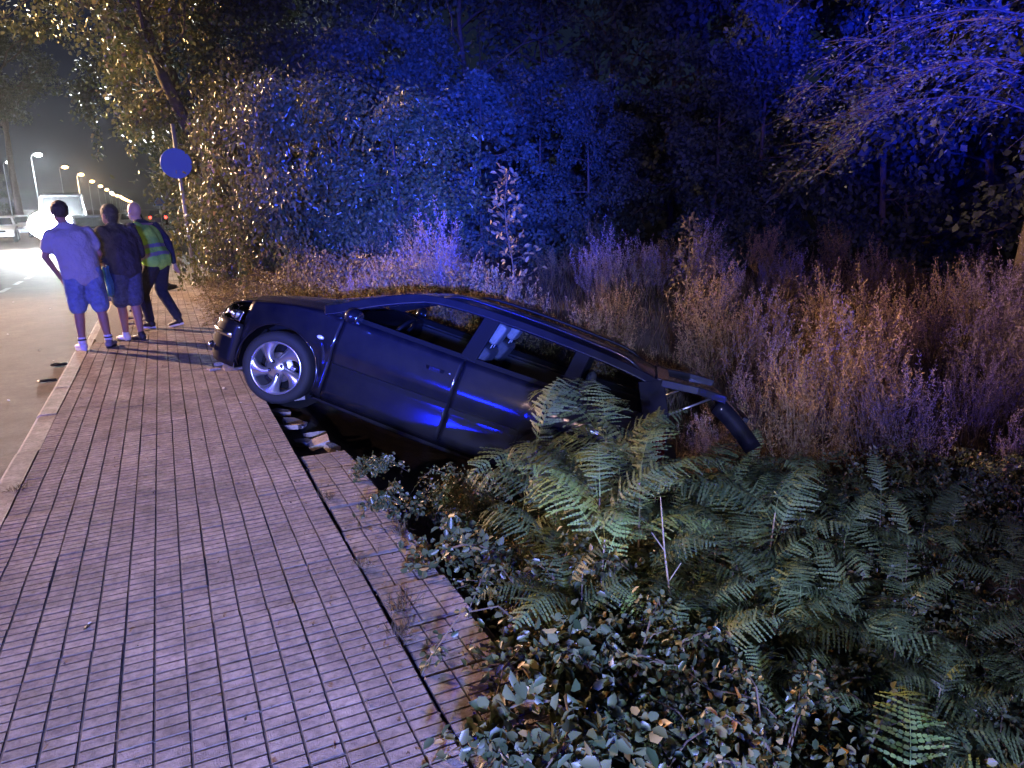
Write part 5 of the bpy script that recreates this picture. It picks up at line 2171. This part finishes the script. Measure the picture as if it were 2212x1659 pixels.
recount('broken paving in front of the bumper', 'broken paving chunk', 'before the car bumper')
recount('broken paving in the hole by the wheel', 'broken paving chunk', 'in the earth hole by the wheel')
recount('broken glass chips', 'small pale glass chip', 'on the asphalt')
recount('glass chips on the paving', 'small pale glass chip', 'on the ribbed paving')

# ---- fallen leaves and grit on the slabs, too many to count
rs = NP(12)
n = 900
P = np.stack([rs.uniform(-1.0, 1.0, n), 1.0 + 9 * rs.rand(n) ** 1.2, np.full(n, .004)], 1)
P[:, 0] = np.where(rs.rand(n) < .7, .95 - np.abs(rs.normal(size=n)) * .35, P[:, 0])
P = P[(P[:, 0] > -1.0) & (P[:, 0] < .97) & ~((P[:, 0] > .6) & (P[:, 1] > 4.7) & (P[:, 1] < 6.8))]
n = len(P)
D = rs.normal(size=(n, 3)) * np.array([1, 1, .12])
V, F, T_ = leaves_np(P, D, rs.uniform(.006, .026, n), rs.uniform(.004, .014, n), rs, True, fold=.12)
g = obj('leaf_litter', np_mesh('leaf_litter', V, F, T_), None, leaf_mat('dead_leaves', (.04, .028, .02), (.20, .13, .07), rough=.8, trans=.0))
meta(g, 'scattered dead leaves and grit lying on the slabs', 'litter', kind='stuff')


# ---- little grass tufts rooted in the open joint of the slabs
def tuft(seed):
    q = NP(seed)
    n = 70
    P = np.stack([q.normal(size=n) * .02, q.normal(size=n) * .035, np.zeros(n) - .01], 1)
    D = q.normal(size=(n, 3)) * .55 + np.array([0, 0, .8])
    m_ = np_mesh('grass_tuft', *leaves_np(P, D, q.uniform(.03, .10, n), .004, q, True, fold=0))
    m_.materials.append(M['grass'])
    return m_


tm_ = [tuft(1), tuft(2)]
for k, (x, y, s, lab) in enumerate(((.632, 2.42, 1.1, 'dry grass tuft in the open joint nearest to the camera'), (.635, 3.05, .7, 'small dry grass tuft in the open joint halfway along the loose slabs'),
                                    (.70, 2.62, 1.0, 'dry grass tuft on the loose slab beside the open joint'), (.90, 3.32, .9, 'dry grass tuft at the outer edge of the far loose slabs'),
                                    (.66, 3.92, .8, 'dry grass tuft at the broken end of the loose slabs'), (-.955, 4.9, .8, 'dry grass tuft between kerb and ribbed paving'))):
    o = obj('grass_tuft', tm_[k % 2], None, None, (x, y, -.006), (0, 0, k), s)
    meta(o, lab, 'grass')
# ================================================================== thin night air round the lamps
hz = bpy.data.materials.new('night_air')
hz.use_nodes = True
_n, _l = hz.node_tree.nodes, hz.node_tree.links
_n.remove(_n['Principled BSDF'])
pv = _n.new('ShaderNodeVolumePrincipled')
pv.inputs['Color'].default_value = (.9, .93, 1, 1)
pv.inputs['Density'].default_value = 0.00016
pv.inputs['Anisotropy'].default_value = 0.86
_l.new(pv.outputs[0], _n['Material Output'].inputs['Volume'])
mb = MB()
mb.box((0, 560, 10), (940, 1340, 30))
h = mb.obj('haze', hz)
meta(h, 'thin night haze glowing round the street lamps', kind='stuff')
